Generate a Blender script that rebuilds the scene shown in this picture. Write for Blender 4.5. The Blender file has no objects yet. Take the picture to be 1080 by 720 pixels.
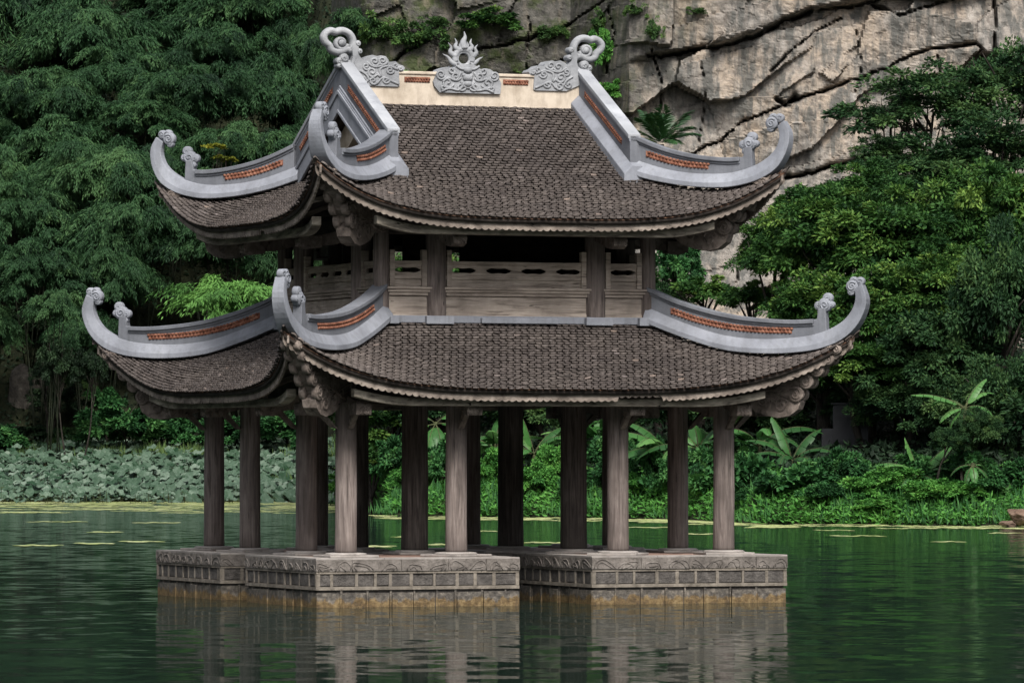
import bpy, math, random
import numpy as np
from mathutils import Vector, Matrix

random.seed(7)
rng = np.random.default_rng(7)
SC = bpy.context.scene
COL = SC.collection

# ------------------------------------------------------------------ camera, light, exposure
PAV_TURN = 0.38            # the pavilion stands turned by this angle
DECK_Z = 0.753             # platform top above the water
CAM = Vector((0.786, -85.893, 2.357))
FPX = 5566.9               # focal length in pixels of the 1080 px wide photograph
HORIZON = 477.9
cd = bpy.data.cameras.new("camera")
cam = bpy.data.objects.new("camera", cd)
COL.objects.link(cam)
cd.sensor_width = 36.0
cd.lens = FPX / 1080 * 36.0
cd.clip_start = 1.0
cd.clip_end = 3000.0
cam.location = CAM
cam.rotation_euler = (math.pi / 2 + math.atan((HORIZON - 360.0) / FPX), 0, 0)
SC.camera = cam

SUN_EL, SUN_AZ = math.radians(47), math.radians(170)   # azimuth from +Y, clockwise: behind the camera, to the right
world = bpy.data.worlds.new("World")
SC.world = world
world.use_nodes = True
wn = world.node_tree
sky = wn.nodes.new("ShaderNodeTexSky")
sky.sky_type = 'NISHITA'
sky.sun_disc = False
sky.sun_elevation = SUN_EL
sky.sun_rotation = SUN_AZ
sky.air_density = 1.0
sky.dust_density = 3.0
sky.ozone_density = 1.0
wn.nodes["Background"].inputs["Strength"].default_value = 0.098
hs = wn.nodes.new("ShaderNodeHueSaturation")           # overcast: a nearly grey sky
hs.inputs["Saturation"].default_value = 0.35
wn.links.new(sky.outputs[0], hs.inputs["Color"])
wn.links.new(hs.outputs[0], wn.nodes["Background"].inputs["Color"])

sd = bpy.data.lights.new("sun", 'SUN')
sd.energy = 2.15
sd.angle = math.radians(20)
sd.color = (1.0, 0.96, 0.9)
sun = bpy.data.objects.new("sun", sd)
COL.objects.link(sun)
to_sun = Vector((math.sin(SUN_AZ) * math.cos(SUN_EL), math.cos(SUN_AZ) * math.cos(SUN_EL), math.sin(SUN_EL)))
sun.rotation_euler = to_sun.to_track_quat('Z', 'Y').to_euler()
sun.location = (0, 0, 60)

SC.view_settings.view_transform = 'Standard'
SC.view_settings.look = 'None'
SC.view_settings.gamma = 1.0
SC.view_settings.use_curve_mapping = False
SC.view_settings.exposure = 1.22
SC.render.engine = 'CYCLES'
SC.cycles.max_bounces = 5
SC.cycles.diffuse_bounces = 3
SC.cycles.glossy_bounces = 3
SC.cycles.transmission_bounces = 2
SC.cycles.transparent_max_bounces = 4
SC.cycles.use_denoising = True
SC.cycles.sample_clamp_indirect = 4.0


# ------------------------------------------------------------------ small maths helpers
def at(px, py, d):
    """world point that the photograph shows at (px, py), d metres in front of the camera"""
    return Vector((CAM.x + (px - 540.0) * d / FPX, CAM.y + d, CAM.z - (py - HORIZON) * d / FPX))


def grid_noise(x, y, seed=0):
    """smooth 2-D value noise in 0..1 on numpy arrays"""
    r = np.random.default_rng(seed)
    T = r.random((256, 256))
    xi = np.floor(x).astype(int); yi = np.floor(y).astype(int)
    fx = x - xi; fy = y - yi
    fx = fx * fx * (3 - 2 * fx); fy = fy * fy * (3 - 2 * fy)
    a = T[xi % 256, yi % 256]; b = T[(xi + 1) % 256, yi % 256]
    c = T[xi % 256, (yi + 1) % 256]; d = T[(xi + 1) % 256, (yi + 1) % 256]
    return (a * (1 - fx) + b * fx) * (1 - fy) + (c * (1 - fx) + d * fx) * fy


def fbm(x, y, seed=0, octaves=5, gain=0.5):
    s = np.zeros_like(x, dtype=float); amp = 1.0; tot = 0.0
    for o in range(octaves):
        s += amp * grid_noise(x * 2 ** o + 17.3 * o, y * 2 ** o - 9.1 * o, seed + o)
        tot += amp; amp *= gain
    return s / tot


# ------------------------------------------------------------------ material helpers
class NT:
    def __init__(self, name):
        self.m = bpy.data.materials.new(name)
        self.m.use_nodes = True
        self.t = self.m.node_tree
        self.p = self.t.nodes["Principled BSDF"]
        self.out = self.t.nodes["Material Output"]

    def n(self, kind, **inp):
        nd = self.t.nodes.new("ShaderNode" + kind)
        for k, v in inp.items():
            if k.startswith('_'):
                setattr(nd, k[1:], v)
            else:
                key = int(k[1:]) if k[0] == 'i' and k[1:].isdigit() else k
                s = nd.inputs[key]
                if isinstance(v, bpy.types.NodeSocket):
                    self.t.links.new(v, s)
                else:
                    s.default_value = v
        return nd

    def link(self, a, b):
        self.t.links.new(a, b)

    def coords(self, scale=(1, 1, 1), per_object=True, which="Object"):
        tc = self.n("TexCoord")
        v = tc.outputs[which]
        if per_object:
            oi = self.n("ObjectInfo")
            k = self.n("Math", _operation='MULTIPLY', i0=oi.outputs["Random"], i1=37.0)
            v = self.n("VectorMath", _operation='ADD', i0=v, i1=k.outputs[0]).outputs[0]
        mp = self.n("Mapping", Scale=scale)
        self.link(v, mp.inputs["Vector"])
        return mp.outputs[0]

    def noise(self, vec, scale, detail=4.0, rough=0.55, out="Fac", dist=0.0):
        nd = self.n("TexNoise", Scale=scale, Detail=detail, Roughness=rough, Distortion=dist)
        self.link(vec, nd.inputs["Vector"])
        return nd.outputs[out]

    def ramp(self, fac, stops):
        r = self.t.nodes.new("ShaderNodeValToRGB")
        e = r.color_ramp.elements
        while len(e) < len(stops):
            e.new(0.5)
        for k, (pos, c) in enumerate(stops):
            e[k].position = pos
            e[k].color = (*c, 1) if len(c) == 3 else c
        self.link(fac, r.inputs[0])
        return r.outputs[0]

    def mix(self, fac, a, b, mode='MIX'):
        nd = self.t.nodes.new("ShaderNodeMix")
        nd.data_type = 'RGBA'
        nd.blend_type = mode
        for s, v in ((nd.inputs[0], fac), (nd.inputs[6], a), (nd.inputs[7], b)):
            if isinstance(v, bpy.types.NodeSocket):
                self.link(v, s)
            else:
                s.default_value = v if isinstance(v, (int, float)) else (*v, 1)
        return nd.outputs[2]

    def math(self, op, a, b=0.0):
        return self.n("Math", _operation=op, i0=a, i1=b).outputs[0]

    def bump(self, height, dist, strength=1.0):
        b = self.n("Bump", Strength=strength, Distance=dist)
        self.link(height, b.inputs["Height"])
        self.link(b.outputs[0], self.p.inputs["Normal"])

    def done(self, color=None, rough=0.8, spec=0.3):
        if color is not None:
            if isinstance(color, bpy.types.NodeSocket):
                self.link(color, self.p.inputs["Base Color"])
            else:
                self.p.inputs["Base Color"].default_value = (*color, 1)
        self.p.inputs["Roughness"].default_value = rough
        self.p.inputs["Specular IOR Level"].default_value = spec
        return self.m


def mat_wood(name, dark, mid, light, stretch, crack=0.55):
    t = NT(name)
    v = t.coords(stretch)
    g = t.noise(v, 3.2, 9, 0.62, dist=0.6)
    c = t.ramp(g, [(0.30, dark), (0.47, mid), (0.68, light)])
    v2 = t.coords((1, 1, 0.6))
    w = t.noise(v2, 1.3, 5, 0.6)
    c = t.mix(t.ramp(w, [(0.40, (0, 0, 0)), (0.66, (0.75, 0.75, 0.75))]), c, tuple(x * 0.42 for x in mid))
    v3 = t.coords(tuple(s * 0.55 for s in stretch))
    k = t.noise(v3, 5.0, 4, 0.7, dist=1.4)
    ck = t.ramp(k, [(0.31, (1, 1, 1)), (0.355, (0, 0, 0))])
    c = t.mix(ck, c, tuple(x * 0.25 for x in dark))
    if 'column' in name:                                  # damp dark foot with a ragged edge
        sp = t.n("SeparateXYZ"); t.link(t.coords((1, 1, 1), per_object=False), sp.inputs[0])
        ft = t.math('ADD', sp.outputs[2], t.math('MULTIPLY', w, 0.5))
        c = t.mix(t.ramp(ft, [(0.28, (0.55, 0.55, 0.55)), (0.48, (0, 0, 0))]), c, tuple(x * 0.35 for x in mid))
    h = t.mix(ck, g, (0, 0, 0))
    t.bump(h, 0.012, 0.8)
    return t.done(c, 0.85, 0.2)


M = {}
M['column'] = mat_wood("weathered column wood", (0.05, 0.041, 0.037), (0.165, 0.134, 0.121), (0.275, 0.232, 0.212), (7, 7, 0.45))
M['inner_column'] = mat_wood('dark inner column wood', (0.020, 0.017, 0.0155), (0.078, 0.066, 0.059), (0.15, 0.129, 0.116), (7, 7, 0.45))  # darker tone than the outer columns
M['plank'] = mat_wood("weathered plank wood", (0.12, 0.098, 0.082), (0.38, 0.318, 0.268), (0.52, 0.445, 0.38), (0.6, 0.6, 8))
M['beam'] = mat_wood("weathered beam wood", (0.045, 0.038, 0.032), (0.17, 0.145, 0.122), (0.33, 0.285, 0.235), (0.7, 0.7, 6))
M['dark_wood'] = mat_wood("dark old wood", (0.012, 0.010, 0.009), (0.035, 0.028, 0.024), (0.07, 0.058, 0.05), (1.2, 1.2, 3))  # much darker tone than the other timber
M['carved'] = mat_wood("carved weathered wood", (0.045, 0.037, 0.032), (0.15, 0.122, 0.105), (0.27, 0.225, 0.195), (2.5, 2.5, 2.5))
M['fascia'] = mat_wood("weathered eave board wood", (0.05, 0.042, 0.036), (0.20, 0.165, 0.14), (0.33, 0.28, 0.24), (1.5, 1.5, 2.5))


def mat_mortar(k=1.0, name="blue grey lime mortar"):
    t = NT(name)
    v = t.coords((1, 1, 1))
    a = t.noise(v, 1.6, 8, 0.65)
    c = t.ramp(a, [(0.30, (0.135, 0.142, 0.162)), (0.52, (0.198, 0.208, 0.236)), (0.75, (0.265, 0.277, 0.308))])
    s = t.noise(t.coords((5, 5, 0.5)), 2.0, 6, 0.6)
    c = t.mix(t.ramp(s, [(0.48, (0, 0, 0)), (0.74, (0.5, 0.5, 0.5))]), c, (0.12, 0.125, 0.135))
    g = t.noise(v, 6.5, 8, 0.7)
    c = t.mix(t.ramp(g, [(0.58, (0, 0, 0)), (0.72, (0.35, 0.35, 0.35))]), c, (0.075, 0.078, 0.072))
    c = t.mix(1.0, c, (k, k, k), 'MULTIPLY')
    f = t.noise(v, 22, 5, 0.6)
    t.bump(f, 0.006, 0.7)
    return t.done(c, 0.8, 0.3)


def mat_cast():
    t = NT("cast grey ornament mortar")
    v = t.coords((1, 1, 1))
    a = t.noise(v, 3.0, 8, 0.65)
    c = t.ramp(a, [(0.30, (0.15, 0.155, 0.165)), (0.55, (0.255, 0.262, 0.275)), (0.75, (0.36, 0.365, 0.38))])
    t.bump(t.noise(v, 26, 4, 0.6), 0.008, 0.8)
    return t.done(c, 0.85, 0.25)


def mat_beige():
    t = NT("stained beige plaster")
    a = t.noise(t.coords((1, 1, 1)), 2.0, 8, 0.65)
    c = t.ramp(a, [(0.3, (0.31, 0.258, 0.20)), (0.52, (0.46, 0.395, 0.32)), (0.8, (0.57, 0.50, 0.42))])
    s = t.noise(t.coords((2.2, 2.2, 0.7)), 2.2, 9, 0.72)
    c = t.mix(t.ramp(s, [(0.48, (0, 0, 0)), (0.68, (0.55, 0.55, 0.55))]), c, (0.20, 0.158, 0.122))
    t.bump(t.noise(t.coords((1, 1, 1)), 20, 4, 0.6), 0.006, 0.6)
    return t.done(c, 0.9, 0.2)


def mat_terracotta():
    t = NT("terracotta inlay")
    a = t.noise(t.coords((1, 1, 1)), 9.0, 5, 0.6)
    c = t.ramp(a, [(0.3, (0.07, 0.030, 0.02)), (0.5, (0.175, 0.070, 0.043)), (0.72, (0.30, 0.155, 0.105))])
    return t.done(c, 0.85, 0.25)


def mat_tile():
    t = NT("old scale roof tile")
    at_ = t.n("Attribute", _attribute_name="tint")
    f = at_.outputs["Fac"]
    c = t.ramp(f, [(0.0, (0.024, 0.019, 0.017)), (0.45, (0.053, 0.043, 0.038)), (0.82, (0.100, 0.083, 0.074)), (0.95, (0.145, 0.122, 0.115)), (1.0, (0.21, 0.16, 0.13))])
    v = t.coords((1, 1, 1), per_object=False)
    a = t.noise(v, 1.1, 6, 0.65)
    c = t.mix(t.ramp(a, [(0.42, (0, 0, 0)), (0.70, (0.65, 0.65, 0.65))]), c, (0.045, 0.036, 0.034))
    b = t.noise(v, 14.0, 5, 0.7)
    c = t.mix(t.ramp(b, [(0.55, (0, 0, 0)), (0.75, (0.6, 0.6, 0.6))]), c, (0.20, 0.175, 0.165))
    t.bump(t.noise(v, 45, 3, 0.6), 0.006, 0.7)
    return t.done(c, 0.75, 0.35)


def mat_tile_edge():
    t = NT("bare tile edges")
    v = t.coords((1, 1, 1), per_object=False)
    a = t.noise(v, 7.0, 5, 0.6)
    c = t.ramp(a, [(0.36, (0.028, 0.019, 0.015)), (0.55, (0.075, 0.042, 0.028)), (0.8, (0.19, 0.10, 0.06))])
    return t.done(c, 0.85, 0.2)


def mat_stone(name, lo, mi, hi, scale=6.0, bump=0.02):
    t = NT(name)
    v = t.coords((1, 1, 1))
    a = t.noise(v, scale, 8, 0.65)
    c = t.ramp(a, [(0.28, lo), (0.5, mi), (0.74, hi)])
    b = t.noise(v, scale * 0.25, 5, 0.6)
    c = t.mix(t.ramp(b, [(0.45, (0, 0, 0)), (0.70, (0.6, 0.6, 0.6))]), c, tuple(x * 0.45 for x in mi))
    t.bump(t.noise(v, scale * 2.2, 7, 0.7), bump, 0.9)
    return t.done(c, 0.9, 0.2)


def mat_stone_wet():
    """lowest course: a brown band of algae along the water with a ragged upper edge"""
    t = NT("algae stained stone")
    v = t.coords((1, 1, 1), per_object=False)
    a = t.noise(v, 11.0, 9, 0.72)
    c = t.ramp(a, [(0.34, (0.026, 0.023, 0.020)), (0.52, (0.085, 0.074, 0.062)), (0.74, (0.24, 0.207, 0.17))])
    sep = t.n("SeparateXYZ")
    t.link(v, sep.inputs[0])
    n = t.noise(t.coords((1, 1, 0.4), per_object=False), 4.5, 6, 0.7)
    h = t.math('ADD', sep.outputs[2], t.math('MULTIPLY', t.math('SUBTRACT', n, 0.5), -0.42))
    alg = t.ramp(t.math('ADD', h, 0.745), [(0.0, (1, 1, 1)), (0.085, (1, 1, 1)), (0.12, (0, 0, 0))])
    ac = t.ramp(a, [(0.3, (0.030, 0.019, 0.009)), (0.5, (0.115, 0.074, 0.030)), (0.72, (0.25, 0.18, 0.085))])
    c = t.mix(alg, c, ac)
    t.bump(t.noise(v, 14, 7, 0.7), 0.03, 0.9)
    return t.done(c, 0.6, 0.4)


M['mortar'] = mat_mortar()
M['mortar_dark'] = mat_mortar(0.66, "darker grey ridge plaster")
M['cap'] = mat_stone('pale lime coping', (0.18, 0.187, 0.205), (0.29, 0.30, 0.32), (0.38, 0.39, 0.41), 3.0, 0.004)  # paler than the ridge mortar
M['cast'] = mat_cast()
M['beige'] = mat_beige()
M['terracotta'] = mat_terracotta()
M['tile'] = mat_tile()
M['tile_edge'] = mat_tile_edge()
M['purlin'] = mat_wood('pale purlin wood', (0.03, 0.026, 0.022), (0.21, 0.183, 0.148), (0.40, 0.355, 0.29), (0.9, 0.9, 4))  # paler tone than the other beams
M['frieze'] = mat_stone("carved grey stone", (0.065, 0.057, 0.051), (0.155, 0.137, 0.123), (0.26, 0.232, 0.21), 7.0, 0.03)
M['panel'] = mat_stone("dark rough stone", (0.034, 0.031, 0.029), (0.085, 0.077, 0.071), (0.165, 0.15, 0.138), 9.0, 0.04)
M['joint'] = mat_stone("pale mortar joints", (0.075, 0.065, 0.054), (0.17, 0.148, 0.123), (0.28, 0.245, 0.205), 9.0, 0.015)
M['wet'] = mat_stone_wet()
M['brick_floor'] = mat_stone("red brick paving", (0.14, 0.085, 0.065), (0.26, 0.17, 0.135), (0.36, 0.26, 0.21), 5.0, 0.01)
M['paving'] = mat_stone("pale paving slab", (0.15, 0.135, 0.124), (0.27, 0.245, 0.226), (0.38, 0.35, 0.325), 5.0, 0.008)
M['boulder'] = mat_stone("mottled boulder", (0.025, 0.022, 0.02), (0.065, 0.058, 0.05), (0.13, 0.117, 0.10), 2.2, 0.06)
M['earth_rock'] = mat_stone("reddish bank rock", (0.05, 0.032, 0.023), (0.12, 0.078, 0.057), (0.20, 0.145, 0.11), 2.5, 0.06)
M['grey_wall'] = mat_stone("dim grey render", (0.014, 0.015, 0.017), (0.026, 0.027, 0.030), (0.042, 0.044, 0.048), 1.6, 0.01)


def mat_leaf(name, dark, mid, light, trans=0.25, rough=0.62, spec=0.16):
    t = NT(name)
    at_ = t.n("Attribute", _attribute_name="tint")
    oi = t.n("ObjectInfo")
    f = t.math('ADD', at_.outputs["Fac"], t.math('MULTIPLY', t.math('SUBTRACT', oi.outputs["Random"], 0.5), 0.25))
    c = t.ramp(f, [(0.0, dark), (0.5, mid), (1.0, light)])
    t.done(c, rough, spec)
    tr = t.n("BsdfTranslucent")
    t.link(c, tr.inputs["Color"])
    mx = t.n("MixShader")
    mx.inputs[0].default_value = trans
    t.link(t.p.outputs[0], mx.inputs[1])
    t.link(tr.outputs[0], mx.inputs[2])
    t.link(mx.outputs[0], t.out.inputs["Surface"])
    return t.m


L = {}
L['bamboo'] = mat_leaf("bamboo leaf", (0.006, 0.020, 0.009), (0.022, 0.060, 0.022), (0.070, 0.140, 0.050))
L['bright_bamboo'] = mat_leaf("young bamboo leaf", (0.05, 0.13, 0.03), (0.11, 0.25, 0.055), (0.20, 0.36, 0.09))
L['broad'] = mat_leaf("broad tree leaf", (0.012, 0.042, 0.011), (0.044, 0.112, 0.024), (0.130, 0.215, 0.042))
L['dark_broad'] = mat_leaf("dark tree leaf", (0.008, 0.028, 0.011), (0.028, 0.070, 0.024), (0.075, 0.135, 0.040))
L['shore'] = mat_leaf("shore shrub leaf", (0.012, 0.045, 0.015), (0.030, 0.105, 0.030), (0.070, 0.175, 0.048))
L['bright_shore'] = mat_leaf("bright shore leaf", (0.026, 0.10, 0.020), (0.080, 0.235, 0.044), (0.16, 0.34, 0.07))
L['banana'] = mat_leaf("banana leaf", (0.018, 0.065, 0.016), (0.050, 0.150, 0.036), (0.14, 0.28, 0.08), 0.3, 0.45, 0.3)
L['palm'] = mat_leaf("palm leaf", (0.010, 0.035, 0.012), (0.025, 0.075, 0.022), (0.10, 0.16, 0.04), 0.2, 0.4, 0.4)
L['lotus'] = mat_leaf("lotus leaf", (0.010, 0.036, 0.014), (0.060, 0.102, 0.066), (0.160, 0.210, 0.162), 0.2, 0.6, 0.3)
L['deep'] = mat_leaf('shade darkened leaf', (0.004, 0.010, 0.005), (0.009, 0.022, 0.009), (0.022, 0.045, 0.018), 0.1)  # deep shade put into the leaf colour, near black
L['cliff'] = mat_leaf("cliff shrub leaf", (0.018, 0.045, 0.014), (0.050, 0.11, 0.030), (0.11, 0.19, 0.05))
L['reed'] = mat_leaf("reed blade", (0.035, 0.070, 0.022), (0.085, 0.145, 0.045), (0.17, 0.22, 0.075))
L['weed'] = mat_leaf("floating duckweed", (0.08, 0.16, 0.03), (0.33, 0.40, 0.13), (0.60, 0.61, 0.34), 0.1)
L['petal'] = mat_leaf("lotus petal", (0.40, 0.10, 0.16), (0.55, 0.18, 0.25), (0.7, 0.35, 0.4))
L['yellow'] = mat_leaf("yellowing leaf", (0.08, 0.10, 0.015), (0.20, 0.21, 0.025), (0.34, 0.32, 0.04))
M['bark'] = mat_wood("tree bark", (0.010, 0.008, 0.007), (0.028, 0.024, 0.020), (0.065, 0.056, 0.046), (5, 5, 1.0))
M['culm'] = mat_wood('shaded bamboo culm', (0.004, 0.006, 0.003), (0.010, 0.014, 0.007), (0.022, 0.028, 0.012), (5, 5, 1.0))
M['stem'] = mat_wood("green plant stem", (0.018, 0.022, 0.010), (0.045, 0.052, 0.022), (0.085, 0.095, 0.042), (5, 5, 1.0))


# ------------------------------------------------------------------ mesh helpers
class MB:
    """collects shapes and links them as ONE mesh object"""

    def __init__(self):
        self.v = []; self.f = []; self.mi = []; self.sm = []

    def add(self, verts, faces, mi=0, smooth=False):
        o = len(self.v)
        self.v.extend([tuple(map(float, p)) for p in verts])
        for fc in faces:
            self.f.append([o + i for i in fc]); self.mi.append(mi); self.sm.append(smooth)
        return self

    def box(self, c, s, mi=0, rz=0.0, taper=1.0):
        x, y, z = (k / 2 for k in s)
        p = [(-x, -y, -z), (x, -y, -z), (x, y, -z), (-x, y, -z),
             (-x * taper, -y * taper, z), (x * taper, -y * taper, z), (x * taper, y * taper, z), (-x * taper, y * taper, z)]
        cs, sn = math.cos(rz), math.sin(rz)
        p = [(c[0] + cs * a - sn * b, c[1] + sn * a + cs * b, c[2] + d) for a, b, d in p]
        return self.add(p, [(0, 3, 2, 1), (4, 5, 6, 7), (0, 1, 5, 4), (1, 2, 6, 5), (2, 3, 7, 6), (3, 0, 4, 7)], mi)

    def loft(self, secs, mi=0, smooth=False, cap=True, closed=False):
        k = len(secs[0]); n = len(secs)
        vs = [p for s in secs for p in s]
        fs = []
        for i in range(n if closed else n - 1):
            j = (i + 1) % n
            for a in range(k):
                b = (a + 1) % k
                fs.append((i * k + a, i * k + b, j * k + b, j * k + a))
        if cap and not closed:
            fs.append(tuple(range(k - 1, -1, -1)))
            fs.append(tuple((n - 1) * k + a for a in range(k)))
        return self.add(vs, fs, mi, smooth)

    def tube(self, pts, rad, n=8, mi=0, closed=False, flat=None):
        """round tube along a polyline; flat=(axis vector, factor) squashes it along that axis"""
        pts = [Vector(p) for p in pts]
        if not hasattr(rad, '__len__'):
            rad = [rad] * len(pts)
        secs = []
        m = len(pts)
        up = None
        for i, p in enumerate(pts):
            a = pts[(i - 1) % m] if (closed or i > 0) else p
            b = pts[(i + 1) % m] if (closed or i < m - 1) else p
            t = (b - a).normalized()
            if up is None:
                up = Vector((0, 0, 1)) if abs(t.z) < 0.9 else Vector((1, 0, 0))
            s = t.cross(up)
            if s.length < 1e-4:
                s = t.orthogonal()
            s.normalize()
            u = s.cross(t).normalized()
            up = u
            sec = []
            for k in range(n):
                w = 2 * math.pi * k / n
                q = (s * math.cos(w) + u * math.sin(w)) * rad[i]
                if flat:
                    ax, fac = flat
                    q += ax * (q.dot(ax) * (fac - 1))
                sec.append(p + q)
            secs.append(sec)
        return self.loft(secs, mi, True, True, closed)

    def lathe(self, prof, n=20, c=(0, 0, 0), mi=0, wob=0.0):
        secs = []
        for r, z in prof:
            sec = []
            for k in range(n):
                w = 2 * math.pi * k / n
                rr = r * (1 + wob * math.sin(3 * w + z * 2.1) * 0.6 + wob * math.sin(5 * w - z * 3.0) * 0.4)
                sec.append((c[0] + rr * math.cos(w), c[1] + rr * math.sin(w), c[2] + z))
            secs.append(sec)
        return self.loft(secs, mi, True)

    def ball(self, c, r, n=10, mi=0, sc=(1, 1, 1), wob=0.0):
        secs = []
        for i in range(1, n):
            th = math.pi * i / n
            sec = []
            for k in range(n + 4):
                w = 2 * math.pi * k / (n + 4)
                rr = r * (1 + wob * random.uniform(-1, 1))
                sec.append((c[0] + sc[0] * rr * math.sin(th) * math.cos(w), c[1] + sc[1] * rr * math.sin(th) * math.sin(w), c[2] - sc[2] * rr * math.cos(th)))
            secs.append(sec)
        return self.loft(secs, mi, True)

    def prism(self, poly, t0, t1, fn, mi=0, smooth=False):
        """polygon (a, b) extruded from t0 to t1; fn(a, b, t) -> xyz"""
        k = len(poly)
        vs = [fn(a, b, t0) for a, b in poly] + [fn(a, b, t1) for a, b in poly]
        fs = [tuple(range(k - 1, -1, -1)), tuple(range(k, 2 * k))]
        fs += [(i, (i + 1) % k, k + (i + 1) % k, k + i) for i in range(k)]
        return self.add(vs, fs, mi, smooth)

    def build(self, name, mats, parent=None, bevel=0.0, loc=None, fix=True):
        me = bpy.data.meshes.new(name)
        me.from_pydata(self.v, [], self.f)
        if not isinstance(mats, (list, tuple)):
            mats = [mats]
        for m in mats:
            me.materials.append(m)
        me.polygons.foreach_set("material_index", self.mi)
        me.polygons.foreach_set("use_smooth", self.sm)
        if fix:
            import bmesh
            bm = bmesh.new(); bm.from_mesh(me)
            bmesh.ops.recalc_face_normals(bm, faces=bm.faces)
            bm.to_mesh(me); bm.free()
        me.update()
        o = bpy.data.objects.new(name, me)
        COL.objects.link(o)
        if parent:
            o.parent = parent
        if loc:
            o.location = loc
        if bevel:
            b = o.modifiers.new("bevel", 'BEVEL')
            b.width = bevel; b.segments = 2; b.limit_method = 'ANGLE'; b.angle_limit = math.radians(50)
        return o


def np_mesh(name, verts, quads, mats, tint=None, smooth=False):
    """fast mesh from numpy arrays; quads is (n, k)"""
    me = bpy.data.meshes.new(name)
    n, k = quads.shape
    me.vertices.add(len(verts))
    me.vertices.foreach_set("co", np.ascontiguousarray(verts, dtype=np.float32).ravel())
    me.loops.add(n * k)
    me.loops.foreach_set("vertex_index", np.ascontiguousarray(quads, dtype=np.int32).ravel())
    me.polygons.add(n)
    me.polygons.foreach_set("loop_start", np.arange(0, n * k, k, dtype=np.int32))
    me.polygons.foreach_set("loop_total", np.full(n, k, dtype=np.int32))
    me.polygons.foreach_set("use_smooth", np.full(n, smooth))
    for m in (mats if isinstance(mats, (list, tuple)) else [mats]):
        me.materials.append(m)
    if tint is not None:
        a = me.attributes.new("tint", 'FLOAT', 'POINT')
        a.data.foreach_set("value", np.ascontiguousarray(tint, dtype=np.float32))
    me.update(calc_edges=True)
    me.validate()
    return me


def link(name, me, parent=None, loc=None, rz=0.0, scale=None):
    o = bpy.data.objects.new(name, me)
    COL.objects.link(o)
    if parent:
        o.parent = parent
    if loc is not None:
        o.location = loc
    o.rotation_euler = (0, 0, rz)
    if scale is not None:
        o.scale = scale if hasattr(scale, '__len__') else (scale,) * 3
    return o


def tag(o, label=None, cat=None, group=None, kind=None):
    if label: o["label"] = label
    if cat: o["category"] = cat
    if group: o["group"] = group
    if kind: o["kind"] = kind
    return o


def empty(name, loc, rz=0.0):
    o = bpy.data.objects.new(name, None)
    COL.objects.link(o)
    o.location = loc
    o.rotation_euler = (0, 0, rz)
    o.empty_display_size = 0.3
    return o


# ------------------------------------------------------------------ the setting: ground, water, cliff
def shore_d(px):
    """distance from the camera at which the far bank meets the water, by bearing"""
    return np.interp(px, [-400, 320, 372, 410, 560, 700, 800, 1080, 1500], [258, 258, 236, 200, 196, 190, 177, 172, 168])


def ground_z(x, d):
    px = 540 + (x - CAM.x) * FPX / d
    t = d - shore_d(px)
    left = 1 - np.clip((px - 340) / 60.0, 0, 1)
    wet = np.maximum(-2.2, 0.3 * t - 0.05)
    marsh = -0.05 + 0.115 * np.clip(t, 0, 22) + 0.95 * np.clip(t - 22, 0, 45) + 0.05 * np.clip(t - 67, 0, 500)
    bank = 0.75 * (1 - np.exp(-np.clip(t, 0, 50) / 1.1)) + 0.13 * np.clip(t, 0, 55) + 0.6 * np.clip(t - 55, 0, 50) + 0.05 * np.clip(t - 105, 0, 500)
    up = left * marsh + (1 - left) * bank
    return np.where(t < 0, wet, up)


def gz(x, y):
    return float(ground_z(np.array([x]), np.array([y - CAM.y]))[0])


def build_terrain():
    xs = np.concatenate([np.linspace(-900, -200, 8), np.linspace(-190, -64, 16), np.linspace(-60, 60, 161), np.linspace(64, 190, 16), np.linspace(200, 900, 8)])
    ds = np.concatenate([np.linspace(-800, -170, 7), np.linspace(-160, 150, 32), np.linspace(158, 300, 143), np.linspace(310, 1400, 14)])
    X, D = np.meshgrid(xs, ds, indexing='ij')
    Z = ground_z(X, np.maximum(D, 20.0))
    Z = np.where(D < 150, -2.2, Z)
    # unseen bowl of slopes added behind and beside the camera to block low sky
    bowl = np.maximum(0.42 * np.clip(-30 - D, 0, 130), 0.75 * np.clip(np.abs(X) - 75, 0, 110))
    Z = np.where(bowl > 0, np.maximum(Z, bowl - 1.5), Z)
    n = fbm(X * 0.35 + 40, D * 0.35, 3, 4) - 0.5
    Z = Z + np.where(Z > 0.2, n * 0.9, 0)
    V = np.stack([X, D + CAM.y, Z], -1).reshape(-1, 3)
    a, b = X.shape
    i, j = np.meshgrid(np.arange(a - 1), np.arange(b - 1), indexing='ij')
    q = np.stack([i * b + j, (i + 1) * b + j, (i + 1) * b + j + 1, i * b + j + 1], -1).reshape(-1, 4)
    t = NT("dark leaf litter soil")
    v = t.coords((1, 1, 1), per_object=False)
    c = t.ramp(t.noise(v, 1.2, 8, 0.65), [(0.3, (0.006, 0.008, 0.005)), (0.5, (0.014, 0.017, 0.009)), (0.72, (0.026, 0.029, 0.015))])
    t.bump(t.noise(v, 4, 6, 0.6), 0.1, 0.8)
    o = link("ground", np_mesh("ground", V, q, t.done(c, 0.95, 0.1), smooth=True))
    tag(o, "dark soil of the lake bed, banks and hillside under the plants", None, None, "structure")


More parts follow.
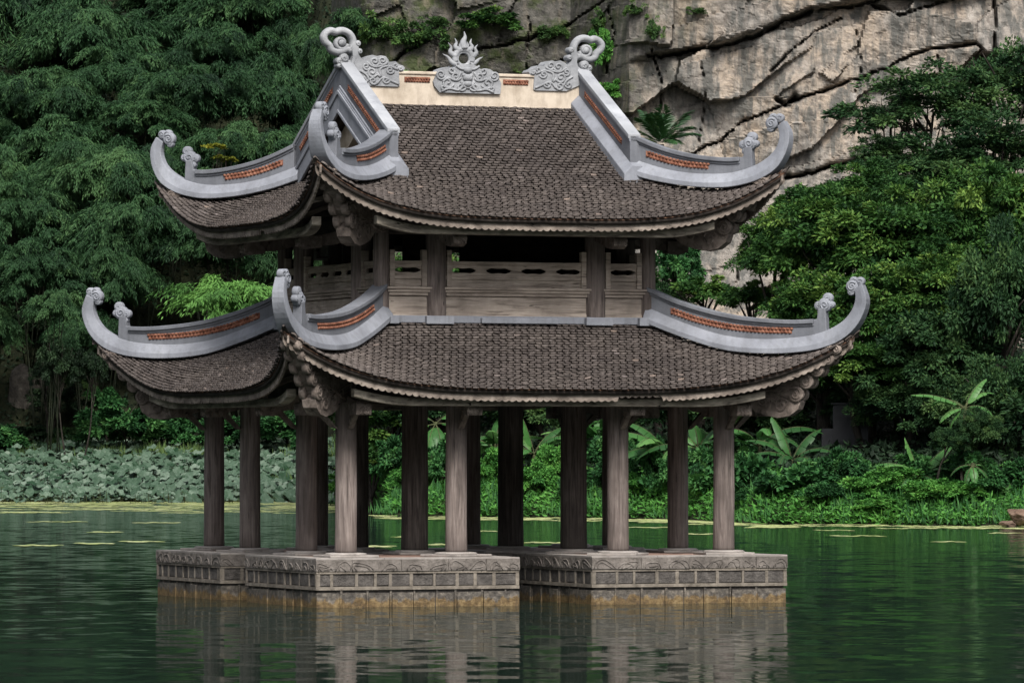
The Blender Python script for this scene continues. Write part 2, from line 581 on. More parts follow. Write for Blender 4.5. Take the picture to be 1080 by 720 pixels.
def build_water():
    t = NT("dark green lake water")
    geo = t.n("NewGeometry")
    pos = geo.outputs["Position"]

    def slopes(scale, mp, detail):
        m = t.n("Mapping", Scale=mp)
        t.link(pos, m.inputs["Vector"])
        nz = t.n("TexNoise", Scale=scale, Detail=detail, Roughness=0.55)
        t.link(m.outputs[0], nz.inputs["Vector"])
        return t.n("VectorMath", _operation='SUBTRACT', i0=nz.outputs["Color"], i1=(0.5, 0.5, 0.5)).outputs[0]

    a = slopes(1.0, (1.6, 1.15, 1), 4.0)
    b = slopes(1.0, (0.9, 0.65, 1), 2.0)
    # calm and breezy lanes
    m = t.n("Mapping", Scale=(0.05, 0.035, 1)); t.link(pos, m.inputs["Vector"])
    lane = t.ramp(t.noise(m.outputs[0], 1.0, 3, 0.5), [(0.38, (0.6, 0.6, 0.6)), (0.60, (1.0, 1.0, 1.0))])
    s1 = t.n("VectorMath", _operation='SCALE', i0=a, Scale=0.105).outputs[0]
    s1 = t.n("VectorMath", _operation='MULTIPLY', i0=s1, i1=lane).outputs[0]
    s2 = t.n("VectorMath", _operation='SCALE', i0=b, Scale=0.012).outputs[0]
    s = t.n("VectorMath", _operation='ADD', i0=s1, i1=s2).outputs[0]
    s = t.n("VectorMath", _operation='MULTIPLY', i0=s, i1=(0.55, 1, 0)).outputs[0]
    nrm = t.n("VectorMath", _operation='ADD', i0=s, i1=(0, 0, 1)).outputs[0]
    nrm = t.n("VectorMath", _operation='NORMALIZE', i0=nrm).outputs[0]
    t.link(nrm, t.p.inputs["Normal"])
    t.p.inputs["IOR"].default_value = 1.33
    m_ = t.done((0.010, 0.024, 0.016), 0.05, 0.5)
    # murk: part of what the eye gets is the dark water itself
    df = t.n("BsdfDiffuse", Color=(0.006, 0.011, 0.009, 1))
    mx = t.n("MixShader", i0=0.24)
    t.link(t.p.outputs[0], mx.inputs[1]); t.link(df.outputs[0], mx.inputs[2]); t.link(mx.outputs[0], t.out.inputs["Surface"])
    mb = MB()
    mb.add([(-900, -800, 0), (900, -800, 0), (900, 400, 0), (-900, 400, 0)], [(0, 1, 2, 3)])
    o = mb.build("lake_water", m_)
    tag(o, "dark green lake water with fine ripples", None, None, "structure")


CLIFF_D = 222.0
CPX = np.arange(330, 1420, 2.0)
CPY = np.arange(-160, 420, 2.0)
CLIFF_CRACKS = [   # (points in photo pixels, half width px, depth m)
    ([(684, 60), (712, 54), (760, 48), (800, 34), (836, 16), (858, 8)], 5.0, 1.7),
    ([(688, 52), (698, 84), (700, 130)], 2.2, 0.8),
    ([(725, 165), (760, 148), (786, 126), (822, 112), (838, 104), (880, 92), (936, 70), (980, 52), (1030, 46), (1046, 60)], 2.6, 1.1),
    ([(820, 104), (832, 110), (842, 102)], 7.0, 1.4),
    ([(760, 210), (815, 190), (858, 182), (905, 168), (960, 150), (1040, 110)], 3.4, 1.3),
    ([(815, 76), (836, 52), (862, 32), (890, 16)], 2.0, 0.7),
    ([(860, 8), (900, 4), (935, -6)], 3.0, 1.0),
    ([(925, 2), (950, 16), (975, 8), (1010, -2), (1060, -20)], 3.0, 1.0),
    ([(1050, -60), (1052, 0), (1049, 74), (1040, 120)], 3.0, 1.2),
    ([(740, 66), (746, 110), (738, 150)], 1.6, 0.5),
    ([(560, 0), (556, 40), (560, 80)], 1.8, 0.7),
    ([(470, 82), (520, 70), (560, 60), (600, 46), (640, 30)], 3.0, 1.0),
    ([(480, 40), (540, 30), (600, 10), (640, -10)], 2.6, 0.9),
    ([(400, 60), (420, 40), (450, 26)], 2.6, 0.9),
    ([(640, -20), (650, 30), (640, 70)], 2.0, 0.7),
    ([(990, 60), (1000, 110), (990, 160)], 1.6, 0.6),
    ([(905, 30), (912, 70), (903, 100)], 1.4, 0.4),
    ([(735, 250), (770, 225), (800, 235), (840, 215)], 2.0, 0.8),
    ([(720, 280), (745, 250), (752, 220), (748, 190)], 2.0, 0.7),
    ([(775, 300), (780, 260), (800, 240)], 1.8, 0.7),
]


def seg_dist(PX, PY, pts):
    best = np.full(PX.shape, 1e9)
    for (x0, y0), (x1, y1) in zip(pts[:-1], pts[1:]):
        dx, dy = x1 - x0, y1 - y0
        t = np.clip(((PX - x0) * dx + (PY - y0) * dy) / (dx * dx + dy * dy + 1e-9), 0, 1)
        best = np.minimum(best, np.hypot(PX - x0 - t * dx, PY - y0 - t * dy))
    return best


def build_cliff():
    PX, PY = np.meshgrid(CPX, CPY, indexing='ij')
    wx = PX + 12 * (fbm(PX / 60, PY / 60, 11, 4) - 0.5)
    wy = PY + 12 * (fbm(PX / 60, PY / 60, 23, 4) - 0.5)
    d = 0.9 * (fbm(PX / 150, PY / 150, 5, 4) - 0.5)                 # toward the camera, metres
    rg = 1 - np.abs(2 * fbm(PX / 34, PY / 24, 31, 5, 0.6) - 1)
    d += 0.12 * (rg - 0.8) + 0.14 * (fbm(PX / 14, PY / 9, 36, 4, 0.6) - 0.5)
    # tilted strata: every bed stands out a little over the one below
    s = (PY + 0.27 * PX + 5 * (fbm(PX / 20, PY / 20, 12, 3) - 0.5)) / 46.0 + 0.4 * fbm(PX / 200, PY / 200, 77, 2)
    k = np.floor(s); fr = s - k
    bed = np.random.default_rng(5).random(64)[(k.astype(int)) % 64]
    d += 0.36 * (bed - 0.5) + 0.22 * (0.5 - fr)
    s2 = (PY + 0.25 * PX + 4 * (fbm(PX / 30, PY / 30, 13, 3) - 0.5)) / 11.0
    d += 0.11 * (np.random.default_rng(8).random(256)[np.floor(s2).astype(int) % 256] - 0.5)
    # blocks
    r = np.random.default_rng(12)
    N = 170
    cx = r.uniform(300, 1450, N); cy = r.uniform(-180, 440, N)
    off = r.uniform(-0.20, 0.20, N); gx = r.uniform(-0.012, 0.012, N); gy = r.uniform(-0.008, 0.012, N)
    f1 = np.full(PX.shape, 1e9); f2 = f1.copy(); who = np.zeros(PX.shape, int)
    for i in range(N):
        q = np.hypot((wx - cx[i]) * 0.8, (wy - cy[i] + 0.25 * (wx - cx[i])) * 1.1)
        nearer = q < f1
        f2 = np.where(nearer, f1, np.minimum(f2, q))
        who = np.where(nearer, i, who)
        f1 = np.minimum(f1, q)
    d += off[who] + gx[who] * (wx - cx[who]) + gy[who] * (wy - cy[who])
    for pts, w, dep in CLIFF_CRACKS:
        q = seg_dist(PX + 4 * (fbm(PX / 14, PY / 14, 51, 3) - 0.5), PY + 7 * (fbm(PX / 14, PY / 14, 52, 3) - 0.5), pts)
        wv = w * 0.85 * np.clip(0.15 + 1.7 * fbm(PX / 22, PY / 22, 91, 3) - 0.2, 0.2, 2)
        d -= dep * np.exp(-np.maximum(0, q / wv - 0.2) * 3.2)
    # the great ledge above the first crack
    lx = np.array([600, 684, 712, 760, 800, 836, 858, 935, 1010, 1100, 1420]); ly = np.array([70, 60, 54, 48, 34, 16, 8, -6, -2, -30, -60])
    edge = np.interp(PX, lx, ly)
    d += 1.1 * np.clip((edge - PY) / 6.0 + 0.5, 0, 1) * np.clip((PX - 660) / 30, 0, 1)
    d += 0.12 * (fbm(PX / 7, PY / 9, 61, 3) - 0.5)
    d += 5.0 * np.clip((PY - 180) / 240, 0, 1) ** 2
    d += 0.16 * (PY - 150) / 25.0
    back = 7.5 * np.clip((664 - PX) / 60.0, 0, 1)                    # the wall steps back toward the left
    back += 14 * np.clip((390 - PX) / 60, 0, 1) ** 2
    dist = CLIFF_D - d + back
    X = CAM.x + (PX - 540) * CLIFF_D / FPX
    Z = CAM.z - (PY - HORIZON) * CLIFF_D / FPX
    V = np.stack([X, dist + CAM.y, Z], -1).reshape(-1, 3)
    a, b = PX.shape
    i, j = np.meshgrid(np.arange(a - 1), np.arange(b - 1), indexing='ij')
    q = np.stack([i * b + j, i * b + j + 1, (i + 1) * b + j + 1, (i + 1) * b + j], -1).reshape(-1, 4)
    zone = np.clip((672 - PX + 70 * (fbm(PX / 40, PY / 60, 99, 4) - 0.5)) / 26, 0, 1)
    zone = np.maximum(zone, 0.55 * np.clip((70 + 40 * fbm(PX / 50, PY / 50, 98, 3) - PY - 0.0 * PX) / 40, 0, 1) * np.clip((760 - PX) / 60, 0, 1))
    t = NT("limestone cliff")
    v = t.coords((1, 1, 1), per_object=False)
    big = t.noise(v, 0.33, 6, 0.6)
    tan = t.ramp(big, [(0.30, (0.215, 0.198, 0.180)), (0.46, (0.31, 0.277, 0.243)), (0.58, (0.385, 0.316, 0.250)), (0.75, (0.345, 0.320, 0.290))])
    fine = t.noise(v, 2.6, 8, 0.68)
    tan = t.mix(t.ramp(fine, [(0.34, (0.85, 0.85, 0.85)), (0.52, (0, 0, 0))]), tan, (0.15, 0.130, 0.113))
    sv = t.coords((1.6, 1.6, 0.22), per_object=False)
    st = t.noise(sv, 1.4, 6, 0.62)
    tan = t.mix(t.ramp(st, [(0.44, (0, 0, 0)), (0.58, (0.9, 0.9, 0.9))]), tan, (0.105, 0.105, 0.098))
    pale = t.noise(t.coords((1.2, 1.2, 0.5), per_object=False), 0.8, 5, 0.6)
    tan = t.mix(t.ramp(pale, [(0.60, (0, 0, 0)), (0.72, (0.6, 0.6, 0.6))]), tan, (0.50, 0.46, 0.42))
    # hairline joints
    jv = t.coords((1.0, 1.0, 1.5), per_object=False)
    jn = t.n("TexNoise", Scale=0.7, Detail=5.0)
    t.link(jv, jn.inputs["Vector"])
    jw = t.n("VectorMath", _operation='ADD', i0=jv, i1=t.n("VectorMath", _operation='SCALE', i0=jn.outputs["Color"], Scale=1.6).outputs[0]).outputs[0]
    vo = t.n("TexVoronoi", _feature='DISTANCE_TO_EDGE', Scale=0.55)
    t.link(jw, vo.inputs["Vector"])
    tan = t.mix(t.ramp(vo.outputs["Distance"], [(0.0, (0.4, 0.4, 0.4)), (0.014, (0, 0, 0))]), tan, (0.07, 0.06, 0.052))
    gry = t.ramp(fine, [(0.30, (0.030, 0.029, 0.026)), (0.50, (0.080, 0.076, 0.068)), (0.72, (0.155, 0.145, 0.128))])
    moss = t.noise(v, 0.9, 7, 0.68)
    gry = t.mix(t.ramp(moss, [(0.47, (0, 0, 0)), (0.60, (0.85, 0.85, 0.85))]), gry, (0.045, 0.060, 0.020))
    gry = t.mix(t.ramp(st, [(0.55, (0, 0, 0)), (0.72, (0.6, 0.6, 0.6))]), gry, (0.19, 0.16, 0.125))
    zn = t.n("Attribute", _attribute_name="tint")
    c = t.mix(zn.outputs["Fac"], tan, gry)
    t.bump(t.noise(v, 6.0, 10, 0.78), 0.13, 1.0)
    o = link("cliff", np_mesh("cliff", V, q, t.done(c, 0.92, 0.15), tint=zone.ravel(), smooth=False))
    tag(o, "tan limestone cliff face with dark tilted cracks and a mossy grey left part", None, None, "structure")
    return dist


build_terrain()
build_water()
CLIFF = build_cliff()


def on_cliff(px, py):
    i = int(np.clip((px - CPX[0]) / 2, 0, len(CPX) - 1)); j = int(np.clip((py - CPY[0]) / 2, 0, len(CPY) - 1))
    dd = CLIFF[i, j]
    return Vector((CAM.x + (px - 540) * CLIFF_D / FPX, CAM.y + dd, CAM.z - (py - HORIZON) * CLIFF_D / FPX))


# ------------------------------------------------------------------ the stone platform: four blocks parted by two water lanes
S = 6.4
H = S / 2
plat = empty("stone_platform", (0, 0, 0), PAV_TURN)
tag(plat, "low carved stone platform of four blocks standing in the lake, stained brown at the waterline", "platform")
A0, A1 = -(H + 0.1196 * S), -(0.5 - 0.4055) * S            # outer and inner edge of a block along one axis
BS = A1 - A0


def block_faces(mb, seed):
    """courses of one block, built in its own corner frame: x, y from 0 to BS, z from -DECK_Z-1 to 0"""
    r = random.Random(seed)
    # core behind the courses, and the paving on top
    mb.box((BS / 2, BS / 2, -0.95), (BS - 0.10, BS - 0.10, 1.84), 1)
    edges = [((0, 0), (1, 0)), ((BS, 0), (0, 1)), ((BS, BS), (-1, 0)), ((0, BS), (0, -1))]
    for (ox, oy), (dx, dy) in edges:
        nx, ny = dy, -dx                                     # outward
        rz = math.atan2(dy, dx)

        def put(u, w, z, s, mi, out=0.0):
            mb.box((ox + dx * u - nx * (s[1] / 2 - out), oy + dy * u - ny * (s[1] / 2 - out), z), s, mi, rz)
        # carved frieze stones
        cuts = [0.0]
        while BS - cuts[-1] > 0.95:
            cuts.append(cuts[-1] + r.uniform(0.55, 0.85))
        cuts.append(BS)
        for a, b in zip(cuts[:-1], cuts[1:]):
            o = r.uniform(-0.008, 0.008)
            put((a + b) / 2, 0, -0.112 + r.uniform(-0.004, 0.004), (b - a - 0.008, 0.30, 0.178), 0, o)
            # relief: overlapping waves and curls
            n = max(1, round((b - a) / 0.36))
            w = (b - a) / n
            for k in range(n):
                c = a + (k + 0.5) * w + r.uniform(-0.03, 0.03)
                for rr in r.choice([(0.15, 0.06), (0.13, 0.085, 0.04), (0.15, 0.10), (0.11, 0.05)]):
                    pts = []
                    lean = r.uniform(-0.10, 0.10)
                    for q in range(9):
                        an = math.pi * q / 8
                        u = c + rr * w / 0.36 * math.cos(an) + lean * math.sin(an)
                        z = -0.188 + rr * 0.85 * math.sin(an) + 0.012 * math.sin(an * 3 + lean * 60)
                        pts.append((ox + dx * u + nx * (o + 0.004), oy + dy * u + ny * (o + 0.004), z))
                    mb.tube(pts, 0.008, 5, 0)
        # string courses
        put(BS / 2, 0, -0.222, (BS - 0.02, 0.28, 0.036), 2, -0.012)
        put(BS / 2, 0, -0.462, (BS - 0.02, 0.28, 0.052), 2, -0.004)
        # dark panels between pale upright joints
        cuts = [0.0]
        while BS - cuts[-1] > 0.50:
            cuts.append(cuts[-1] + r.uniform(0.20, 0.46))
        cuts.append(BS)
        for a, b in zip(cuts[:-1], cuts[1:]):
            put((a + b) / 2, 0, -0.340, (b - a - 0.05, 0.24, 0.165 + r.uniform(-0.012, 0.008)), 1, -0.030 + r.uniform(-0.012, 0.010))
        for a in cuts[1:-1]:
            put(a, 0, -0.339, (0.045 + r.uniform(-0.008, 0.012), 0.25, 0.188), 2, -0.018)
        for a in (0.03, BS - 0.03):
            put(a, 0, -0.339, (0.05, 0.05, 0.188), 2, -0.02)
        # lowest course, standing in the water
        cuts = [0.0]
        while BS - cuts[-1] > 0.62:
            cuts.append(cuts[-1] + r.uniform(0.30, 0.46))
        cuts.append(BS)
        for a, b in zip(cuts[:-1], cuts[1:]):
            put((a + b) / 2, 0, -1.262, (b - a - 0.05, 0.26, 1.48 + r.uniform(-0.05, 0.0)), 3, -0.012 + r.uniform(-0.035, 0.014))
        for a in cuts[1:-1]:
            put(a, 0, -1.245, (0.030 + r.uniform(-0.006, 0.010), 0.22, 1.50), 3, -0.020)
    # floor: pale border slabs and red brick infill
    k = 0.42
    for (x0, y0, x1, y1) in ((0, 0, BS, k), (0, BS - k, BS, BS), (0, k, k, BS - k), (BS - k, k, BS, BS - k)):
        n = 3
        for i in range(n):
            if x1 - x0 > y1 - y0:
                a, b = x0 + (x1 - x0) * i / n, x0 + (x1 - x0) * (i + 1) / n
                mb.box(((a + b) / 2, (y0 + y1) / 2, -0.012 + r.uniform(-0.003, 0.003)), (b - a - 0.008, y1 - y0 - 0.008, 0.026), 5)
            else:
                a, b = y0 + (y1 - y0) * i / n, y0 + (y1 - y0) * (i + 1) / n
                mb.box(((x0 + x1) / 2, (a + b) / 2, -0.012 + r.uniform(-0.003, 0.003)), (x1 - x0 - 0.008, b - a - 0.008, 0.026), 5)
    m = 6
    w = (BS - 2 * k) / m
    for i in range(m):
        for j in range(m):
            mb.box((k + (i + 0.5) * w, k + (j + 0.5) * w, -0.016 + r.uniform(-0.003, 0.003)), (w - 0.01, w - 0.01, 0.024), 4)


for sx, sy, sd_ in ((0, 0, 1), (1, 0, 2), (0, 1, 3), (1, 1, 4)):
    mb = MB()
    block_faces(mb, sd_)
    x = A0 if sx == 0 else -A1
    y = A0 if sy == 0 else -A1
    mb.build("block", [M['frieze'], M['panel'], M['joint'], M['wet'], M['brick_floor'], M['paving']], plat, loc=(x, y, DECK_Z))

# ------------------------------------------------------------------ the pavilion
pav = empty("pavilion", (0, 0, DECK_Z), PAV_TURN)
tag(pav, "two-tiered wooden pavilion with upswept scale-tile roofs standing on a stone platform in the lake", "pavilion")

INN = (0.5 - 0.286) * S                                      # 1.37: inner column line


def column_bm(r, h, seed):
    mb = MB()
    rr = random.Random(seed)
    prof = [(r * 1.02, 0.0), (r * 1.03, 0.05), (r * 1.0, 0.4), (r * 1.01, 1.0), (r * 0.99, 1.6), (r * 0.97, h * 0.85), (r * 0.95, h)]
    mb.lathe(prof, 28, wob=0.018)
    return mb


def plinth_mesh():
    mb = MB()
    mb.box((0, 0, 0.018), (0.80, 0.80, 0.036), 0)
    mb.lathe([(0.33, 0.034), (0.335, 0.05), (0.30, 0.066), (0.22, 0.070)], 24)
    return mb


proto_col = column_bm(0.168, 2.75, 1).build("column", M['column'], pav, loc=(-H, -H, 0.06))
proto_pl = plinth_mesh().build("plinth", M['paving'], proto_col, bevel=0.008, loc=(0, 0, -0.06))
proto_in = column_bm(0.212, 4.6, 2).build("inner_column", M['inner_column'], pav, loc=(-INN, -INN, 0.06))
pl2 = plinth_mesh().build("plinth", M['paving'], proto_in, bevel=0.008, loc=(0, 0, -0.06))


def copy_tree(o, parent, loc=None, rz=None):
    c = o.copy()
    COL.objects.link(c)
    c.parent = parent
    if loc is not None: c.location = loc
    if rz is not None: c.rotation_euler = (0, 0, rz)
    for ch in list(o.children):
        copy_tree(ch, c)
    return c


GRID = [-H, -INN, INN, H]
kk = 0
for i, x in enumerate(GRID):
    for j, y in enumerate(GRID):
        inner = i in (1, 2) and j in (1, 2)
        if (i, j) in ((0, 0), (1, 1)):
            continue
        kk += 1
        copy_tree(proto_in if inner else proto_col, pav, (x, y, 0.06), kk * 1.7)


# ---- roof surfaces
def polyfit(pts, deg):
    p = np.array(pts)
    return np.poly1d(np.polyfit(p[:, 0], p[:, 1], deg))


class Roof:
    def __init__(self, h0, E0, Ec, zmid, hip, p):
        self.h0, self.E0, self.Ec, self.zmid, self.hip, self.p = h0, E0, Ec, zmid, hip, p

    def lat(self, v):
        return self.h0 + (self.Ec - self.h0) * np.maximum(v, 0.0)

    def S(self, x, v):
        """surface point of the front side: lateral x, v from 0 (top) to 1 (eave)"""
        x = np.asarray(x, float); v = np.asarray(v, float)
        vc = np.maximum(v, 0)
        Lv = self.lat(v)
        u = np.clip(np.abs(x) / Lv, 0, 1)
        E = self.E0 + (self.Ec - self.E0) * u ** 4
        e = np.where(v >= 0, self.h0 + (E - self.h0) * vc, self.h0 + (self.E0 - self.h0) * v)
        w = np.where(v >= 0, u ** self.p, 0)
        z = (1 - w) * self.zmid(v) + w * self.hip(Lv)
        return np.stack([x, -e, z], -1)


def rot(P, k):
    a = k * math.pi / 2
    c, s = round(math.cos(a)), round(math.sin(a))
    P = np.asarray(P, float)
    return np.stack([c * P[..., 0] - s * P[..., 1], s * P[..., 0] + c * P[..., 1], P[..., 2]], -1)


low_hip = polyfit([(2.30, 3.66), (2.8, 3.38), (3.26, 3.20), (3.7, 3.145), (4.08, 3.16), (4.39, 3.23), (4.62, 3.35), (4.78, 3.47)], 4)
upp_hip = polyfit([(2.10, 6.05), (2.59, 5.87), (2.93, 5.80), (3.38, 5.80), (3.72, 5.94), (3.93, 6.07)], 4)
LOW = Roof(2.30, 4.36, 4.76, lambda v: 3.66 - 1.06 * (1.16 * v - 0.16 * v * v), low_hip, 3.8)
UPP = Roof(2.15, 3.76, 3.95, lambda v: np.where(v >= 0, 6.02 - 0.75 * (1.12 * v - 0.12 * v * v), 6.02 - v * 1.61 * 0.60), upp_hip, 3.8)


def tiles(roof, k, v0, step, pitch, seed):
    """scale tiles of side k as arrays"""
    r = np.random.default_rng(seed)
    span = roof.E0 - roof.h0
    dv = step / span
    rows = np.arange(v0, 1.0 - 0.35 * dv, dv)
    xs, vs, row_id = [], [], []
    for ri, v in enumerate(rows):
        Lv = float(roof.lat(np.array(v + dv)))
        x = np.arange(-Lv - pitch, Lv + pitch, pitch) + (pitch / 2 if ri % 2 else 0)
        x = x - x.mean() + (pitch / 4 if ri % 2 else -pitch / 4)
        x = x[np.abs(x) < (Lv + 0.02 if v > 0 else min(Lv, 2.03))]
        xs.append(x); vs.append(np.full(len(x), v)); row_id.append(np.full(len(x), ri))
    x = np.concatenate(xs); v = np.concatenate(vs)
    n = len(x)
    x = x + r.normal(0, 0.003, n)
    vj = v + r.normal(0, 0.03, n) * dv + 0.10 * dv * (fbm(x * 0.9 + seed, v * 6.0, seed, 3) - 0.5)
    w = pitch * 0.5 * r.uniform(0.86, 0.93, n)
    prof = [(-1, 0.0, 0.004), (1, 0.0, 0.004), (1, 1.05, 0.042), (0.62, 1.34, 0.047), (0, 1.47, 0.050), (-0.62, 1.34, 0.047), (-1, 1.05, 0.042)]
    tilt = r.normal(0, 0.004, n); lift = r.uniform(0, 0.008, n)
    eps = 1e-3
    P0 = roof.S(x, vj); Px = roof.S(x + eps, vj); Pv = roof.S(x, vj + eps)
    nr = np.cross(Px - P0, Pv - P0)
    nr = nr / (np.linalg.norm(nr, axis=1, keepdims=True) + 1e-12)
    nr = np.where(nr[:, 2:3] < 0, -nr, nr)
    top, bot = [], []
    for a, b, h in prof:
        q = roof.S(x + a * w, vj + b * dv)
        hh = (h + lift * b + tilt * a)[:, None]
        top.append(q + nr * hh)
        bot.append(q + nr * (hh - 0.026))
    V = np.stack(top + bot[2:], 1)                     # n, 12, 3
    V = rot(V.reshape(-1, 3), k)
    base = np.arange(n)[:, None] * 12
    # two quads + a triangle-like quad for the top, and the drop edges
    q = [[0, 6, 2, 1], [6, 5, 3, 2], [5, 4, 4, 3]]
    quads = [base + np.array([0, 6, 2, 1]), base + np.array([6, 5, 3, 2])]
    tri = [base + np.array([5, 4, 3])]
    edge = [base + np.array(e) for e in ([2, 3, 8, 7], [3, 4, 9, 8], [4, 5, 10, 9], [5, 6, 11, 10])]
    tint = np.clip(r.normal(0.52, 0.11, n) + 0.5 * (fbm(x * 0.6 + 3 * seed, v * 3.0, seed + 5, 4) - 0.5), 0, 0.93)
    odd = r.random(n)
    tint = np.where(odd < 0.012, r.uniform(0.94, 1.0, n), tint)
    return V, np.concatenate(quads + edge), np.concatenate(tri), np.repeat(tint, 12)


def tile_object(name, parts, parent):
    Vs, Qs, Ts, tints = [], [], [], []
    o = 0
    for V, q, t, ti in parts:
        Vs.append(V); Qs.append(q + o); Ts.append(t + o); tints.append(ti); o += len(V)
    V = np.concatenate(Vs); Q = np.concatenate(Qs); T = np.concatenate(Ts); ti = np.concatenate(tints)
    me = bpy.data.meshes.new(name)
    me.vertices.add(len(V)); me.vertices.foreach_set("co", V.astype(np.float32).ravel())
    li = np.concatenate([Q.ravel(), T.ravel()]).astype(np.int32)
    me.loops.add(len(li)); me.loops.foreach_set("vertex_index", li)
    nq, nt = len(Q), len(T)
    me.polygons.add(nq + nt)
    me.polygons.foreach_set("loop_start", np.concatenate([np.arange(nq) * 4, nq * 4 + np.arange(nt) * 3]).astype(np.int32))
    me.polygons.foreach_set("loop_total", np.concatenate([np.full(nq, 4), np.full(nt, 3)]).astype(np.int32))
    me.materials.append(M['tile'])
    a = me.attributes.new("tint", 'FLOAT', 'POINT'); a.data.foreach_set("value", ti.astype(np.float32))
    me.update(calc_edges=True); me.validate()
    return link(name, me, parent)


low_root = tile_object("lower_roof", [tiles(LOW, k, 0.0, 0.075, 0.119, 20 + k) for k in range(4)], pav)
v_ridge = -(2.15 - 0.10) / 1.61
v_gable = -0.30 / 1.61
upp_root = tile_object("upper_roof", [tiles(UPP, 0, v_ridge, 0.075, 0.119, 40), tiles(UPP, 2, v_ridge, 0.075, 0.119, 42),
                                      tiles(UPP, 1, v_gable, 0.075, 0.119, 41), tiles(UPP, 3, v_gable, 0.075, 0.119, 43)], pav)


def deck(roof, sides, parent, name="roof_boarding"):
    mb = MB()
    for k, v0 in sides:
        vs = np.concatenate([np.linspace(v0, 0, 8)[:-1] if v0 < 0 else [], np.linspace(0, 1.0, 14)])
        us = np.linspace(-1, 1, 61)
        us = np.sign(us) * np.abs(us) ** 0.8
        g = []
        for off in (-0.012, -0.085):
            row = []
            for v in vs:
                x = us * float(roof.lat(np.array(v)))
                p = roof.S(x, np.full_like(x, v)); p[:, 2] += off
                row.append(rot(p, k))
            g.append(np.array(row))
        n, m = len(vs), len(us)
        V = np.concatenate([g[0].reshape(-1, 3), g[1].reshape(-1, 3)])
        f = []
        for i in range(n - 1):
            for j in range(m - 1):
                a = i * m + j
                f.append((a, a + 1, a + m + 1, a + m)); f.append((n * m + a, n * m + a + m, n * m + a + m + 1, n * m + a + 1))
        for j in range(m - 1):
            a = (n - 1) * m + j
            f.append((a, a + 1, n * m + a + 1, n * m + a))
        mb.add(V, f, 0, True)
    return mb.build(name, M['dark_wood'], parent, fix=False)


deck(LOW, [(k, 0.0) for k in range(4)], low_root)
deck(UPP, [(0, v_ridge), (2, v_ridge), (1, v_gable), (3, v_gable)], upp_root)


def eave(roof, parent, seed, worn):
    """per side: the bare tile edges and, under them, the scalloped eave board; one mesh each, turned for the other sides"""
    r = random.Random(seed)
    for k in range(4):
        n = 420
        xs = np.linspace(-roof.Ec, roof.Ec, n)
        p = roof.S(xs, np.full(n, 1.0))
        c = p.copy()
        # tile edge: three thin layers stepping in
        mb = MB()
        for lay in range(3):
            z0, z1, out = -0.004 - 0.022 * lay, -0.022 - 0.022 * lay, 0.012 - 0.022 * lay
            top, bot, tb, bb = [], [], [], []
            for i in range(0, n, 3):
                x, y, z = c[i]
                wv = 0.006 * math.sin(i * 1.9 + lay)
                top.append((x, y - out - wv, z + z0)); bot.append((x, y - out - wv, z + z1))
                tb.append((x, y + 0.10, z + z0)); bb.append((x, y + 0.10, z + z1))
            secs = [[a, b_, d_, e_] for a, b_, d_, e_ in zip(top, bot, bb, tb)]
            mb.loft([rot(np.array(s), k) for s in secs], 0)
        mb.build("tile_edge", M['tile_edge'], parent)
        mb = MB()
        secs = []
        ln = 0.0
        for i in range(n):
            x, y, z = c[i]
            if i: ln += float(np.linalg.norm(c[i] - c[i - 1]))
            tooth = abs(math.sin(ln / 0.115 * math.pi)) ** 0.7
            wear = grid_noise(np.array([ln * 2.3 + seed * 7 + k * 31.0]), np.array([3.3]), seed)[0]
            cut = 0.06 if (wear > 0.80 and abs(x) < worn) else 0.0
            zb = z - 0.165 - 0.034 * tooth + cut + 0.012 * (wear - 0.5)
            zt = z - 0.066
            secs.append([(x, y + 0.045, zt), (x, y + 0.045, zb), (x, y + 0.080, zb), (x, y + 0.080, zt)])
        mb.loft([rot(np.array(s), k) for s in secs], 0)
        mb.build("eave_board", M['fascia'], parent)


eave(LOW, low_root, 3, 2.6)
eave(UPP, upp_root, 4, 1.2)

# ---- hip ridges with horns and scrolls
SQ2 = math.sqrt(2)


def diag(h, z, t):
    """point in the corner plane of the (-,-) corner: h along both axes, t to the side"""
    n = t / SQ2
    return (-h + n, -h - n, z)


def resample(pts, n):
    p = np.array(pts, float)
    d = np.concatenate([[0], np.cumsum(np.hypot(*(p[1:] - p[:-1]).T))])
    # centripetal-like smoothing by cubic Hermite
    m = np.gradient(p, d, axis=0)
    s = np.linspace(0, d[-1], n)
    out = []
    for q in s:
        i = min(len(d) - 2, max(0, int(np.searchsorted(d, q) - 1)))
        h = d[i + 1] - d[i]; t = (q - d[i]) / h
        out.append((2 * t**3 - 3 * t**2 + 1) * p[i] + (t**3 - 2 * t**2 + t) * h * m[i] + (-2 * t**3 + 3 * t**2) * p[i + 1] + (t**3 - t**2) * h * m[i + 1])
    return np.array(out)


def spiral(c, r0, turns, n, start, sgn=1):
    return [(c[0] + r0 * (1 - 0.86 * i / n) * math.cos(start + sgn * 2 * math.pi * turns * i / n),
             c[1] + r0 * (1 - 0.86 * i / n) * math.sin(start + sgn * 2 * math.pi * turns * i / n)) for i in range(n + 1)]


def disc(mb, c, r, th, fn, n=18, mi=0):
    """thick rounded disc in plane coords"""
    secs = []
    for t, k in ((-th, 0.82), (-th * 0.82, 0.97), (-th * 0.4, 1.0), (th * 0.4, 1.0), (th * 0.82, 0.97), (th, 0.82)):
        secs.append([fn(c[0] + r * k * math.cos(2 * math.pi * q / n), c[1] + r * k * math.sin(2 * math.pi * q / n), t) for q in range(n)])
    mb.loft(secs, mi, True)


